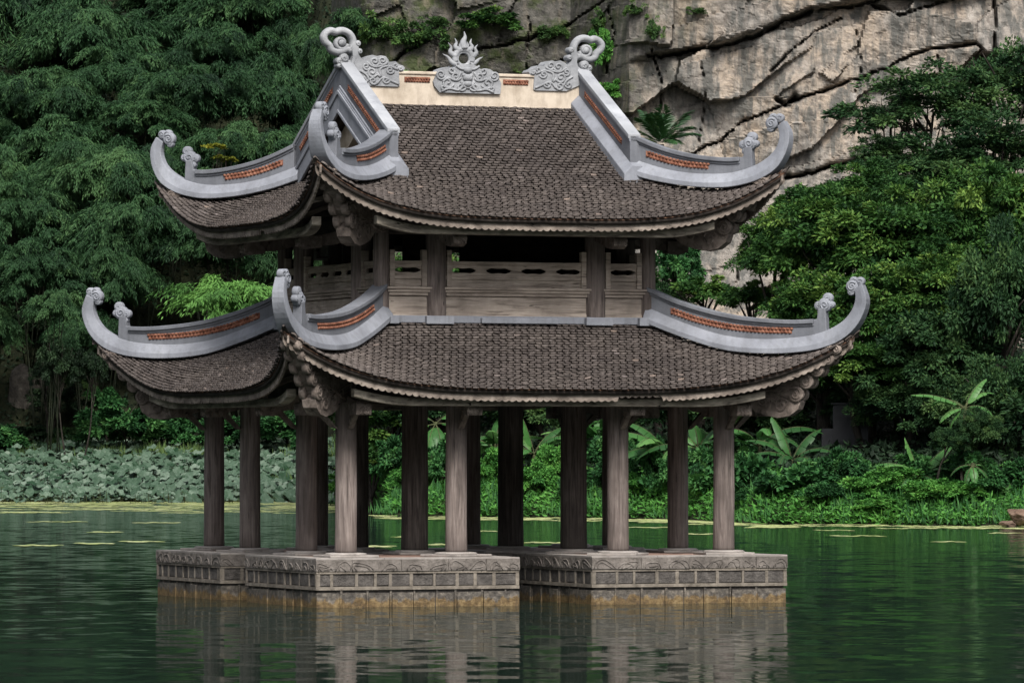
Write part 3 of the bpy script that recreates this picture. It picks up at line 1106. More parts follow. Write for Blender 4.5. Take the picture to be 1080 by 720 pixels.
def hip_parts(lo, up, wtop, tip, knob, strip, parent):
    """builds the four kinds of pieces once, for the (-,-) corner"""
    fn = lambda q, z, t: diag(q / SQ2, z, t)                 # q: true distance along the diagonal
    N = 44
    a = resample(lo, N); b = resample(up, N)
    mb = MB()
    secs = []
    for i in range(N):
        f = i / (N - 1)
        tap = 1.0 if f < 0.45 else 1.0 - 0.62 * ((f - 0.45) / 0.55) ** 0.9
        w0 = 0.215 * tap
        w1 = 0.085 + 0.02 * (1 - tap)
        if f > 0.72:
            w1 = 0.085 * tap + 0.03
        l, u = a[i], b[i]
        m = l + (u - l) * 0.34
        secs.append([diag(l[0], l[1], -w0), diag(m[0], m[1], -w0), diag(u[0], u[1], -w1), diag(u[0], u[1], w1), diag(m[0], m[1], w0), diag(l[0], l[1], w0)])
    mb.loft(secs, 0)
    # upper wall, ending in a stalk
    nw = len(wtop)
    wt = resample(wtop, 30)
    ub = np.array(b)
    low_line = [(h, float(np.interp(h, ub[:30, 0], ub[:30, 1])) - 0.03) for h in wt[:, 0]]
    secs = []
    for (h, zt), (h2, zb) in zip(wt, low_line):
        secs.append([diag(h, zb, -0.078), diag(h, zt, -0.078), diag(h, zt, 0.078), diag(h, zb, 0.078)])
    mb.loft(secs, 1)
    kc, kr = knob
    he = wt[-1][0]
    zend = float(np.interp(he + 0.12, ub[:34, 0], ub[:34, 1]))
    stalk = [(he - 0.02, wt[-1][1] - 0.16), (he - 0.02, wt[-1][1]), (he + 0.035, wt[-1][1] + 0.03), (he + 0.05, kc[1] - kr * 0.5), (he + 0.135, kc[1] - kr * 0.4), (he + 0.145, zend + 0.12), (he + 0.15, zend - 0.03), (he, zend - 0.06)]
    mb.prism(stalk, -0.077, 0.077, diag, 1)
    # cap moulding in two steps
    for w, z0, z1, e in ((0.098, -0.085, -0.035, 0), (0.128, -0.045, 0.025, 0)):
        secs = [[diag(h, z + z0, -w), diag(h, z + z1, -w), diag(h, z + z1, w), diag(h, z + z0, w)] for h, z in wt]
        mb.loft(secs, 1)
    ridge = mb.build("hip_ridge", [M['mortar'], M['mortar_dark']], parent, bevel=0.012)
    # scrolls
    def scroll(c, r, lobes, flip):
        s = MB()
        cq = (c[0] * SQ2, c[1])
        disc(s, cq, r, 0.062, fn)
        for (dq, dz, lr) in lobes:
            disc(s, (cq[0] + dq, cq[1] + dz), lr, 0.052, fn, 14)
        for side in (-1, 1):
            sp = spiral(cq, r * 0.72, 1.6, 26, 0.6, flip)
            s.tube([fn(q, z, side * 0.062) for q, z in sp], 0.014, 6)
            for (dq, dz, lr) in lobes:
                sp = spiral((cq[0] + dq, cq[1] + dz), lr * 0.62, 0.9, 12, 0.3, flip)
                s.tube([fn(q, z, side * 0.052) for q, z in sp], 0.010, 5)
        return s
    sc1 = scroll(tip[0], tip[1], [(0.125, 0.075, 0.075), (-0.02, -0.085, 0.062), (0.02, 0.085, 0.07)], 1).build("horn_scroll", M['mortar'], parent)
    sc2 = scroll(kc, kr, [(0.045, 0.105, 0.085), (-0.105, -0.015, 0.075), (-0.065, -0.115, 0.062), (0.10, 0.0, 0.06)], -1).build("ridge_scroll", M['mortar'], parent)
    # terracotta inlay: a row of little rounds seen on both sides
    st = MB()
    line = resample(strip, 60)
    secs = [[diag(h, z - 0.048, -0.081), diag(h, z + 0.048, -0.081), diag(h, z + 0.048, 0.081), diag(h, z - 0.048, 0.081)] for h, z in line]
    st.loft(secs, 0)
    tot = float(np.sum(np.hypot((line[1:, 0] - line[:-1, 0]) * SQ2, line[1:, 1] - line[:-1, 1])))
    nb = int(tot / 0.062)
    for i in range(nb):
        f = (i + 0.5) / nb * 59
        h, z = line[int(f)] + (line[min(59, int(f) + 1)] - line[int(f)]) * (f - int(f))
        for dz in (-0.027, 0.027):
            dq = 0.031 if dz > 0 else 0.0
            for side in (-1, 1):
                st.ball(diag(h + dq / SQ2, z + dz, side * 0.082), 0.026, 5, 0)
    strip_o = st.build("terracotta_inlay", M['terracotta'], parent)
    return [ridge, sc1, sc2, strip_o]


low_lo = [(2.28, 3.70), (2.8, 3.43), (3.26, 3.245), (3.7, 3.185), (4.08, 3.195), (4.39, 3.255), (4.62, 3.375), (4.78, 3.55), (4.885, 3.78), (4.925, 4.02), (4.87, 4.27)]
low_up = [(2.28, 3.95), (2.8, 3.66), (3.26, 3.475), (3.64, 3.42), (4.0, 3.43), (4.3, 3.48), (4.50, 3.575), (4.64, 3.69), (4.735, 3.84), (4.785, 4.02), (4.775, 4.20)]
low_wt = [(2.30, 4.24), (2.6, 4.06), (2.95, 3.905), (3.26, 3.80), (3.74, 3.715), (4.10, 3.69), (4.30, 3.70)]
low_st = [(2.58, 3.885), (2.9, 3.735), (3.26, 3.625), (3.65, 3.565), (4.04, 3.545)]
low_set = hip_parts(low_lo, low_up, low_wt, ((4.745, 4.235), 0.105), ((4.42, 3.95), 0.115), low_st, low_root)

upp_lo = [(2.06, 6.10), (2.35, 5.98), (2.59, 5.91), (2.93, 5.845), (3.38, 5.845), (3.72, 5.98), (3.87, 6.12), (3.965, 6.32), (4.01, 6.52), (4.01, 6.70), (3.945, 6.88)]
upp_up = [(2.06, 6.36), (2.35, 6.22), (2.59, 6.13), (3.0, 6.06), (3.36, 6.08), (3.62, 6.19), (3.75, 6.30), (3.835, 6.42), (3.875, 6.54), (3.885, 6.66), (3.86, 6.79)]
upp_wt = [(2.14, 6.68), (2.35, 6.555), (2.59, 6.44), (2.85, 6.355), (3.06, 6.31), (3.30, 6.285), (3.42, 6.29)]
upp_st = [(2.28, 6.405), (2.5, 6.305), (2.75, 6.225), (3.04, 6.18)]
upp_set = hip_parts(upp_lo, upp_up, upp_wt, ((3.79, 6.845), 0.105), ((3.52, 6.525), 0.112), upp_st, upp_root)


# ---- carved corner brackets under the horns
def bracket(dh, dz, parent):
    mb = MB()
    out = [(2.95, 2.62), (3.30, 2.40), (3.49, 2.385), (3.60, 2.27), (3.74, 2.20), (3.88, 2.165), (4.02, 2.20), (4.12, 2.30), (4.15, 2.42), (4.10, 2.50), (4.16, 2.62), (4.25, 2.70),
           (4.32, 2.86), (4.42, 2.93), (4.47, 3.04), (4.55, 3.12), (4.62, 3.26), (4.66, 3.36), (4.45, 3.20), (4.2, 3.10), (3.9, 3.02), (3.5, 3.02), (2.95, 3.08)]
    out = [(h + dh, z + dz) for h, z in out]
    mb.prism(out, -0.115, 0.115, diag)
    # stepped curls, in pairs: each a thick volute with a raised spiral and a leaf behind it
    for h, z, r in ((4.10, 2.54, 0.130), (4.22, 2.74, 0.122), (4.35, 2.92, 0.112), (4.48, 3.09, 0.098), (4.58, 3.24, 0.082)):
        for s in (-1, 1):
            fo = lambda q, zz, t, s=s: diag(q / SQ2, zz, s * 0.105 + t)
            cq = ((h + dh) * SQ2, z + dz)
            disc(mb, cq, r, 0.052, fo, 16)
            mb.tube([fo(q, zz, s * 0.052) for q, zz in spiral(cq, r * 0.78, 1.5, 20, 2.2, -1)], 0.016, 5)
            leaf = [(cq[0] - 0.02, cq[1] + r * 0.7), (cq[0] - r * 1.6, cq[1] + r * 0.9), (cq[0] - r * 2.5, cq[1] + r * 0.1), (cq[0] - r * 1.2, cq[1] - r * 0.5), (cq[0], cq[1] - r * 0.6)]
            mb.prism(leaf, -0.035, 0.035, fo)
            mb.tube([fo(q, zz, s * 0.036) for q, zz in resample([(cq[0] - r * 0.6, cq[1] + r * 0.3), (cq[0] - r * 1.5, cq[1] + r * 0.45), (cq[0] - r * 2.3, cq[1] + 0.0)], 8)], 0.014, 5)
    # carved scroll work on the flanks of the lower lobe
    for s in (-1, 1):
        for (h, z, r) in ((3.92, 2.36, 0.13), (3.70, 2.42, 0.10), (3.50, 2.52, 0.09)):
            sp = spiral(((h + dh) * SQ2, z + dz), r, 1.4, 20, 0.5, 1)
            mb.tube([diag(q / SQ2, zz, s * 0.118) for q, zz in sp], 0.02, 5)
        for k in range(4):
            pts = [diag(h + dh, 2.62 + dz - 0.05 * k + 0.05 * math.sin((h - 3.1) * 9 + k), s * 0.117) for h in np.linspace(3.15, 4.0 - 0.05 * k, 12)]
            mb.tube(pts, 0.013, 4)
    # block at the root
    for s in (-1, 1):
        pass
    return mb.build("corner_bracket", M['carved'], parent, bevel=0.015)


low_set.append(bracket(0, 0, low_root))
upp_set.append(bracket(-0.86, 2.66, upp_root))
for st, parent in ((low_set, low_root), (upp_set, upp_root)):
    for k in (1, 2, 3):
        for o in st:
            copy_tree(o, parent, rz=k * math.pi / 2)

# ---- main ridge, verges, gables, ornaments
RX = 2.06
mb = MB()
mb.box((0, 0, 7.475), (2 * RX, 0.24, 0.55), 0)
mb.box((0, 0, 7.765), (2 * RX, 0.29, 0.05), 0)
mb.box((0, 0, 7.19), (2 * RX - 0.02, 0.30, 0.06), 0)
ridge_o = mb.build("main_ridge", M['beige'], upp_root, bevel=0.012)
for x in (-0.86, 0.86):
    mb = MB()
    mb.box((0, 0, 0), (0.44, 0.262, 0.085), 0)
    for i in range(9):
        for s in (-1, 1):
            for dz in (-0.02, 0.02):
                mb.ball((-0.19 + i * 0.0475 + (0.02 if dz > 0 else 0), s * 0.132, dz), 0.019, 5, 0)
    mb.build("terracotta_inlay", M['terracotta'], upp_root, loc=(x, 0, 7.655))


def verge_side(sx, sy):
    """gable verge running down from the ridge end; sx: which gable, sy: which slope"""
    top = lambda y: 7.93 - 0.548 * y
    base = lambda y: 7.30 - 0.565 * y
    Y1 = 2.26
    ys = np.linspace(0.0, Y1, 12)
    P = lambda x, y, z: (sx * x, sy * y, z)
    mb = MB()
    # flange on the roof, wall, cap
    secs = []
    for y in list(ys) + [Y1 + 0.10]:
        b = base(y)
        secs.append([P(RX - 0.22, y, b - 0.06), P(RX - 0.22, y, b + 0.11), P(RX - 0.08, y, b + 0.24), P(RX + 0.10, y, b + 0.24), P(RX + 0.10, y, b - 0.06)])
    mb.loft(secs, 0)
    mb.loft([[P(RX - 0.078, y, base(y) + 0.1), P(RX - 0.078, y, top(y)), P(RX + 0.078, y, top(y)), P(RX + 0.078, y, base(y) + 0.1)] for y in ys], 2)
    for w, z0, z1, mi_ in ((0.088, -0.10, -0.045, 0), (0.108, -0.05, 0.025, 1)):
        mb.loft([[P(RX - w, y, top(y) + z0), P(RX - w, y, top(y) + z1), P(RX + w, y, top(y) + z1), P(RX + w, y, top(y) + z0)] for y in ys], mi_)
    # barge board on the outer face, with two fillets
    yb = np.linspace(0.0, Y1 - 0.02, 10)
    mb.loft([[P(RX + 0.085, y, base(y) + 0.19), P(RX + 0.11, y, base(y) + 0.19), P(RX + 0.11, y, base(y) - 0.20), P(RX + 0.085, y, base(y) - 0.20)] for y in yb if base(y) - 0.20 > 5.6], 0)
    for o, w in ((0.13, 0.035), (-0.18, 0.03)):
        mb.loft([[P(RX + 0.108, y, base(y) + o + w), P(RX + 0.135, y, base(y) + o + w), P(RX + 0.135, y, base(y) + o - w), P(RX + 0.108, y, base(y) + o - w)] for y in yb], 0)
    mb.build("verge_ridge", [M['mortar'], M['cap'], M['mortar_dark']], upp_root, bevel=0.010)
    st = MB()
    ys2 = np.linspace(0.36, 1.92, 26)
    mid = lambda y: (top(y) + base(y)) / 2 + 0.07
    st.loft([[P(RX - 0.082, y, mid(y) - 0.05), P(RX - 0.082, y, mid(y) + 0.05), P(RX + 0.082, y, mid(y) + 0.05), P(RX + 0.082, y, mid(y) - 0.05)] for y in ys2], 0)
    for y in np.arange(0.40, 1.90, 0.055):
        for dz in (-0.025, 0.025):
            yy = y + (0.027 if dz > 0 else 0)
            for xx in (RX - 0.083, RX + 0.083):
                st.ball(P(xx, yy, mid(yy) + dz), 0.024, 5, 0)
    st.build("terracotta_inlay", M['terracotta'], upp_root)


for sx in (-1, 1):
    for sy in (-1, 1):
        verge_side(sx, sy)

for sx in (-1, 1):
    # gable wall: beige border round a recessed carved wooden panel
    mb = MB()
    tri = [(-2.05, 5.98), (2.05, 5.98), (0.0, 7.16)]
    tri_in = [(-1.0, 6.14), (1.0, 6.14), (0.0, 6.72)]
    P = lambda y, z, t: (sx * t, y, z)
    # border as three strips
    for a in range(3):
        b = (a + 1) % 3
        poly = [tri[a], tri[b], tri_in[b], tri_in[a]]
        mb.prism(poly, RX - 0.30, RX - 0.16, P)
    g = mb.build("gable_wall", M['beige'], upp_root)
    mb = MB()
    mb.prism(tri_in, RX - 0.42, RX - 0.36, P, 0)
    for (y, z, r) in ((0, 6.40, 0.17), (-0.42, 6.29, 0.12), (0.42, 6.29, 0.12), (-0.75, 6.22, 0.07), (0.75, 6.22, 0.07), (0, 6.64, 0.08)):
        sp = spiral((y, z), r, 1.5, 22, 0.4, 1)
        mb.tube([P(q, w, RX - 0.35) for q, w in sp], 0.028, 6)
    mb.build("gable_panel", M['carved'], upp_root)

# central flaming-disc ornament (coordinates traced in ornament pixels: 9 per photo pixel)
ox = lambda px: (px - 533) / 9 / 61.5
oz = lambda py: 7.77 + (515 - py) / 9 / 65.0
FY = lambda th: (lambda a, b, t: (a, t * th, b))
mb = MB()
body = [(205, 600), (215, 640), (265, 700), (850, 700), (862, 600), (835, 545), (800, 500), (760, 470), (715, 458), (660, 468), (620, 440), (590, 425), (480, 425), (450, 440), (405, 468), (330, 455), (280, 475), (240, 520)]
mb.prism([(ox(a), oz(b)) for a, b in body], -0.17, 0.17, lambda a, b, t: (a, t, b))
for s in (-1, 1):
    yy = s * 0.175
    for m_ in (-1, 1):
        X_ = lambda q: ox(533 + m_ * (q - 533))
        for c, r, tn in (((275, 530), 50, 1.6), ((760, 520), 0, 0), ((340, 600), 62, 1.2), ((420, 540), 48, 1.3), ((380, 485), 36, 1.0), ((470, 640), 44, 1.2), ((300, 650), 30, 1.0)):
            if r:
                sp = spiral(c, r, tn, 20, 0.3, 1)
                mb.tube([(X_(a), yy, oz(b)) for a, b in sp], 0.019, 6)
        for w in ([(470, 500), (420, 580), (340, 560), (290, 600)], [(500, 600), (450, 670), (350, 660), (280, 690)], [(520, 470), (470, 470), (420, 440)]):
            rs = resample(w, 14)
            mb.tube([(X_(a), yy, oz(b)) for a, b in rs], 0.021, 6)
    for c, r in (((533, 480), 40), ((533, 555), 46), ((500, 530), 22), ((566, 530), 22), ((533, 610), 40)):
        mb.ball((ox(c[0]), yy, oz(c[1])), r / 9 / 62, 7, 0, (1.1, 0.8, 0.8))
    mouth = [(470, 590), (500, 635), (533, 648), (566, 635), (596, 590)]
    mb.tube([(ox(a), yy, oz(b)) for a, b in resample(mouth, 16)], 0.026, 6)
# disc ring and flames
mb.tube([(ox(530 + 62 * math.cos(q)), 0, oz(365 - 66 * math.sin(q))) for q in np.linspace(0, 2 * math.pi, 33)[:-1]], 0.030, 8, closed=True)
mb.tube([(ox(530 + 84 * math.cos(q)), 0, oz(362 - 86 * math.sin(q))) for q in np.linspace(-0.4, math.pi + 0.4, 26)], 0.050, 8)
for pts, r in (([(532, 270), (528, 200), (545, 160), (536, 105)], 0.075), ([(490, 290), (450, 250), (462, 215), (446, 172)], 0.055), ([(575, 290), (612, 250), (596, 215), (607, 172)], 0.055),
               ([(455, 345), (400, 300), (412, 265), (382, 215)], 0.055), ([(610, 345), (655, 300), (642, 265), (668, 226)], 0.055), ([(460, 420), (410, 395), (385, 360), (330, 325)], 0.05), ([(600, 420), (650, 395), (680, 365), (720, 342)], 0.05),
               ([(510, 280), (495, 240), (505, 205)], 0.04), ([(555, 280), (572, 235), (562, 200)], 0.04)):
    rs = resample(pts, 12)
    mb.tube([(ox(a), 0, oz(b)) for a, b in rs], [r * (1 - 0.93 * (i / 11) ** 1.2) for i in range(12)], 7)
mb.build("flaming_disc_finial", M['cast'], upp_root)


# ridge-end cloud scrolls; traced for the left end, mirrored for the right
def ridge_end(sx):
    X_ = lambda px: sx * (-(RX) + ((px / 9 + 320) - 363.0) / 61.5)
    Z_ = lambda py: 7.77 + (78 - (py / 9 + 20)) / 65.0
    mb = MB()
    P = lambda a, b, t: (X_(a), t, Z_(b))
    body = [(440, 470), (470, 400), (540, 415), (580, 385), (620, 368), (665, 380), (700, 370), (745, 378), (770, 405), (778, 430), (840, 422), (872, 450), (912, 462), (930, 485), (912, 515), (872, 522), (880, 650), (860, 662), (560, 660), (430, 600)]
    mb.prism(body, -0.15, 0.15, P)
    neck = [(420, 470), (445, 380), (435, 300), (470, 250), (500, 300), (495, 360), (530, 410), (560, 430), (520, 520)]
    mb.prism(neck, -0.10, 0.10, P)
    ring = [(440, 330), (462, 270), (455, 215), (420, 165), (370, 143), (330, 145), (292, 158), (255, 146), (215, 160), (185, 200), (200, 255), (235, 285), (255, 325), (300, 345), (350, 340), (400, 318)]
    ring = resample(ring + [ring[0]], 60)[:-1]
    mb.tube([P(a, b, 0) for a, b in ring], 0.062, 8, closed=True, flat=(Vector((0, 1, 0)), 1.6))
    mb.tube([P(a, b, 0.0) for a, b in spiral((345, 258), 66, 1.5, 30, 0.2, 1)], 0.036, 8, flat=(Vector((0, 1, 0)), 2.2))
    disc(mb, (X_(345), Z_(258)), 0.055, 0.085, lambda a, b, t: (a, t, b), 12)
    for c, r in (((495, 262), 30), ((512, 335), 28), ((365, 405), 46), ((322, 430), 34), ((322, 475), 26)):
        disc(mb, (X_(c[0]), Z_(c[1])), r / 9 / 62, 0.10, lambda a, b, t: (a, t, b), 12)
        for s in (-1, 1):
            mb.tube([P(a, b, s * 0.10) for a, b in spiral(c, r * 0.6, 1.1, 12, 0.4, 1)], 0.012, 5)
    for s in (-1, 1):
        for c, r, tn in (((640, 430), 48, 1.4), ((715, 420), 46, 1.4), ((560, 478), 40, 1.3), ((615, 530), 55, 1.4), ((840, 465), 34, 1.2), ((785, 505), 42, 1.3), ((745, 600), 38, 1.2), ((625, 610), 44, 1.2), ((540, 600), 36, 1.1), ((885, 488), 20, 1.0)):
            mb.tube([P(a, b, s * 0.152) for a, b in spiral(c, r, tn, 20, 0.2, 1)], 0.019, 6)
        for w in ([(560, 440), (640, 480), (700, 470), (760, 440)], [(660, 540), (700, 580), (690, 500), (770, 470), (860, 500)], [(660, 640), (720, 580), (800, 610), (870, 640)], [(500, 520), (560, 560), (590, 610)]):
            mb.tube([P(a, b, s * 0.15) for a, b in resample(w, 14)], 0.022, 6)
    mb.build("cloud_scroll_finial", M['cast'], upp_root)


ridge_end(-1)
ridge_end(1)


# ---- timber under the lower roof
def beam(name, parent, a, b, w, h, mat, bevel=0.012, mid=0.0):
    """box beam from a to b (any horizontal direction)"""
    a = Vector(a); b = Vector(b)
    d = b - a
    n = 8
    t = d.normalized(); s = Vector((-t.y, t.x, 0)).normalized() * (w / 2)
    mb = MB()
    secs = []
    for i in range(n + 1):
        c = a + d * (i / n) + Vector((0, 0, mid * math.sin(math.pi * i / n)))
        secs.append([c - s - Vector((0, 0, h / 2)), c + s - Vector((0, 0, h / 2)), c + s + Vector((0, 0, h / 2)), c - s + Vector((0, 0, h / 2))])
    mb.loft(secs, 0)
    return mb.build(name, mat, parent, bevel=bevel)


def curved_purlin(roof, parent, e, z0, x1, rise, w, h):
    mb = MB()
    for k in range(4):
        secs = []
        for i in range(49):
            x = -x1 + 2 * x1 * i / 48
            u = abs(x) / x1
            z = z0 + rise * max(0.0, (u - 0.70) / 0.30) ** 1.8
            y = -(e + 0.10 * max(0.0, (u - 0.7) / 0.3) ** 2)
            s = [(x, y - w / 2, z - h / 2), (x, y + w / 2, z - h / 2), (x, y + w / 2, z + h / 2), (x, y - w / 2, z + h / 2)]
            secs.append(rot(np.array(s), k))
        m2 = MB()
        m2.loft(secs, 0)
        m2.build("eave_purlin", M['purlin'], parent, bevel=0.012)


curved_purlin(LOW, low_root, 4.08, 2.395, 3.45, 0.14, 0.16, 0.125)
curved_purlin(UPP, upp_root, 3.46, 5.075, 2.85, 0.14, 0.16, 0.135)

for k in range(4):
    R_ = lambda p: tuple(rot(np.array(p, float), k))
    # tie beams on the column heads, lower storey
    beam("tie_beam", pav, R_((-H, -H + 0.001 * k, 2.60)), R_((H, -H + 0.001 * k, 2.60)), 0.15, 0.26, M['dark_wood'])
    beam("inner_beam", pav, R_((-INN, -INN, 3.05)), R_((INN, -INN, 3.05)), 0.16, 0.30, M['dark_wood'])

# cantilever arms: one outward from every outer column, the block end showing under the eave
proto_arm = None
for k in range(4):
    for x in (-H, -INN, INN, H):
        if proto_arm is None:
            mb = MB()
            P = lambda a, b, t: (t, -a, b)
            arm = [(-1.9, 2.95), (-1.9, 2.72), (0.0, 2.36), (0.38, 2.27), (0.58, 2.235), (0.72, 2.235), (0.72, 2.37), (0.66, 2.40), (0.45, 2.44), (0.10, 2.56)]
            mb.prism(arm, -0.075, 0.075, P)
            blk = [(0.50, 2.195), (0.795, 2.195), (0.81, 2.23), (0.81, 2.36), (0.78, 2.395), (0.50, 2.395)]
            mb.prism(blk, -0.125, 0.125, P)
            for s in (-1, 1):
                sp = spiral((0.63, 2.295), 0.07, 1.3, 14, 0.3, 1)
                mb.tube([P(a, b, s * 0.126) for a, b in sp], 0.012, 5)
            for t in (-0.06, 0.0, 0.06):
                mb.tube([P(0.812, 2.215 + 0.02 * q, t + 0.02 * math.sin(q * 1.3)) for q in range(8)], 0.013, 5)
            # strut from the column and a little post up to the purlin
            strut = [(0.14, 1.98), (0.24, 2.00), (0.52, 2.25), (0.42, 2.28)]
            mb.prism(strut, -0.045, 0.045, P)
            mb.box((0, -0.70, 2.47), (0.10, 0.09, 0.18), 0)
            proto_arm = mb.build("cantilever_arm", M['carved'], pav, bevel=0.014)
            proto_arm.location = (x, -H, 0)
        else:
            p = rot(np.array((x, -H, 0.0)), k)
            copy_tree(proto_arm, pav, tuple(p), k * math.pi / 2)

# rafters under both roofs (dark; each a plank)
def rafters(roof, parent, xs, v0, drop, w):
    for k in range(4):
        for x in xs:
            mb = MB()
            secs = []
            va = max(v0, (abs(x) - roof.h0) / (roof.Ec - roof.h0) + 0.03)
            if va > 0.85:
                continue
            for v in np.linspace(va, 0.965, 8):
                p = roof.S(np.array([x]), np.array([v]))[0]
                s = [(x - w, p[1], p[2] - 0.09), (x + w, p[1], p[2] - 0.09), (x + w, p[1], p[2] - drop), (x - w, p[1], p[2] - drop)]
                secs.append(rot(np.array(s), k))
            mb.loft(secs, 0)
            mb.build("rafter", M['beam'], parent)


rafters(LOW, low_root, np.arange(-4.0, 4.01, 0.8), 0.05, 0.17, 0.05)
rafters(UPP, upp_root, np.arange(-3.15, 3.16, 0.9), 0.05, 0.17, 0.05)

# ---- upper storey
UH = 2.28
mb = MB()
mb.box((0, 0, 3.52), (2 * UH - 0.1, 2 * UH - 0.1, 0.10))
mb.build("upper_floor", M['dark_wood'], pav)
mb = MB()
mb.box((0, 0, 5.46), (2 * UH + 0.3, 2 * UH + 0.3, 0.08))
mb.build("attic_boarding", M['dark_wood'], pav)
UX = [-UH, -1.36, 1.36, UH]
proto_uc = None
for k in range(4):
    for x, r in ((-UH, 0.125), (-1.36, 0.165), (1.36, 0.165)):
        p = rot(np.array((x, -UH, 3.50)), k)
        mb = MB()
        mb.lathe([(r, 0), (r, 0.5), (r * 0.99, 1.2), (r * 0.97, 1.95)], 22, wob=0.02)
        c = mb.build("upper_column", M['column'], pav, loc=tuple(p))
        c.rotation_euler = (0, 0, k * 1.57 + x)


def wall_bay(x0, x1, k, holes):
    """one bay of the upper storey's boarded parapet"""
    w = x1 - x0
    cx = (x0 + x1) / 2
    y = -UH
    mb = MB()
    mb.box((cx, y, 3.93), (w, 0.055, 0.30))                       # lower board
    mb.box((cx, y - 0.004, 3.795), (w, 0.07, 0.05))
    mb.box((cx, y - 0.045, 4.205), (w + 0.10, 0.17, 0.035))       # sill moulding, two steps
    mb.box((cx, y - 0.035, 4.165), (w + 0.06, 0.13, 0.045))
    mb.box((cx, y - 0.022, 4.115), (w, 0.09, 0.055))
    mb.box((cx, y + 0.012, 4.285), (w, 0.05, 0.13))               # middle board
    mb.box((cx, y, 4.378), (w, 0.075, 0.06))                      # rails
    mb.box((cx, y, 4.605), (w, 0.08, 0.062))
    # pierced board between the rails: a stretched cloud-shaped hole per cell
    n = holes
    hw = (w - 0.02) / n
    for i in range(n):
        c = x0 + 0.01 + (i + 0.5) * hw
        half = hw / 2
        gap = half * 0.70
        out = [(-half, 4.408), (half, 4.408), (half, 4.574), (-half, 4.574)]
        N = 40
        ring_o, ring_i = [], []
        for q in range(N):
            an = 2 * math.pi * q / N
            ca, sa = math.cos(an), math.sin(an)
            m_ = max(abs(ca), abs(sa))
            ring_o.append((c + half * ca / m_, 4.491 + 0.083 * sa / m_))
            rad = 1.0 + 0.16 * math.cos(6 * an)
            px_ = abs(ca) ** 0.8 * math.copysign(1, ca) * gap
            pz_ = abs(sa) ** 0.8 * math.copysign(1, sa) * 0.040 * rad
            ring_i.append((c + px_, 4.491 + pz_))
        vs = []
        for yy in (y - 0.02, y + 0.02):
            vs += [(a, yy, b) for a, b in ring_o] + [(a, yy, b) for a, b in ring_i]
        fs = []
        for q in range(N):
            r = (q + 1) % N
            fs.append((q, r, N + r, N + q)); fs.append((2 * N + q, 3 * N + q, 3 * N + r, 2 * N + r))
            fs.append((N + q, N + r, 3 * N + r, 3 * N + q))
        mb.add(vs, fs)
    m2 = MB()
    m2.v = [tuple(p) for p in rot(np.array(mb.v), k)]; m2.f = mb.f; m2.mi = mb.mi; m2.sm = mb.sm
    par = m2.build("parapet_bay", M['plank'], pav, bevel=0.006)
    for x in (x0 + 0.055, x1 - 0.055):
        m3 = MB()
        m3.box((x, y - 0.01, 4.52), (0.085, 0.105, 0.58))
        m3.v = [tuple(p) for p in rot(np.array(m3.v), k)]
        m3.build("stile", M['plank'], par, bevel=0.006)
    return par


for k in range(4):
    wall_bay(-UH + 0.115, -1.36 - 0.155, k, 1)
    wall_bay(-1.36 + 0.155, 1.36 - 0.155, k, 4)
    wall_bay(1.36 + 0.155, UH - 0.115, k, 1)
    # grey mortar strips where the lower roof meets the wall, stepping round the posts
    mb = MB()
    mb.box((0, -UH - 0.06, 3.715), (4.5, 0.12, 0.115))
    for x in (-UH, -1.36, 1.36, UH):
        mb.box((x, -UH - 0.12, 3.702), (0.46, 0.20, 0.13))
    mb.box((0, -UH - 0.12, 3.70), (1.3, 0.14, 0.09))
    m2 = MB(); m2.v = [tuple(p) for p in rot(np.array(mb.v), k)]; m2.f = mb.f; m2.mi = mb.mi; m2.sm = mb.sm
    m2.build("roof_flashing", M['mortar'], pav, bevel=0.012)
    # head beam and cantilever ends of the upper eave
    R_ = lambda p: tuple(rot(np.array(p, float), k))
    beam("head_beam", pav, R_((-UH, -UH + 0.001 * k, 5.20)), R_((UH, -UH + 0.001 * k, 5.20)), 0.14, 0.30, M['dark_wood'])
    for x in (-1.36, 1.36):
        mb = MB()
        P = lambda a, b, t: (t + x, -UH - a, b)
        mb.prism([(-0.3, 5.20), (0.0, 5.02), (0.50, 4.90), (0.98, 4.885), (0.98, 5.02), (0.6, 5.08), (0.0, 5.22)], -0.06, 0.06, P)
        mb.prism([(0.70, 4.855), (0.93, 4.83), (1.06, 4.88), (1.08, 4.98), (1.03, 5.04), (0.70, 5.04)], -0.115, 0.115, P)
        for t in (-0.05, 0.02, 0.07):
            mb.tube([P(1.08 - 0.004 * q, 4.87 + 0.022 * q, t + 0.02 * math.sin(q * 1.4)) for q in range(7)], 0.013, 5)
        mb.box((x, -UH - 0.92, 5.07), (0.08, 0.08, 0.14))
        m2 = MB(); m2.v = [tuple(p) for p in rot(np.array(mb.v), k)]; m2.f = mb.f; m2.mi = mb.mi; m2.sm = mb.sm
        m2.build("cantilever_arm", M['carved'], pav, bevel=0.012)

# dark boarded partitions inside the upper storey leave only slivers open
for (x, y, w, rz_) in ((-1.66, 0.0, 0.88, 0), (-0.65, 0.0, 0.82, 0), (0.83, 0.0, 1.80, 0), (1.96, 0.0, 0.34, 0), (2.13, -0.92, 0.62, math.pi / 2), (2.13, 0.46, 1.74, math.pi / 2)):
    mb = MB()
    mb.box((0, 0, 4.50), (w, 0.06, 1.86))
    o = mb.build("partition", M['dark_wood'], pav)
    o.location = (x, y, 0); o.rotation_euler = (0, 0, rz_)
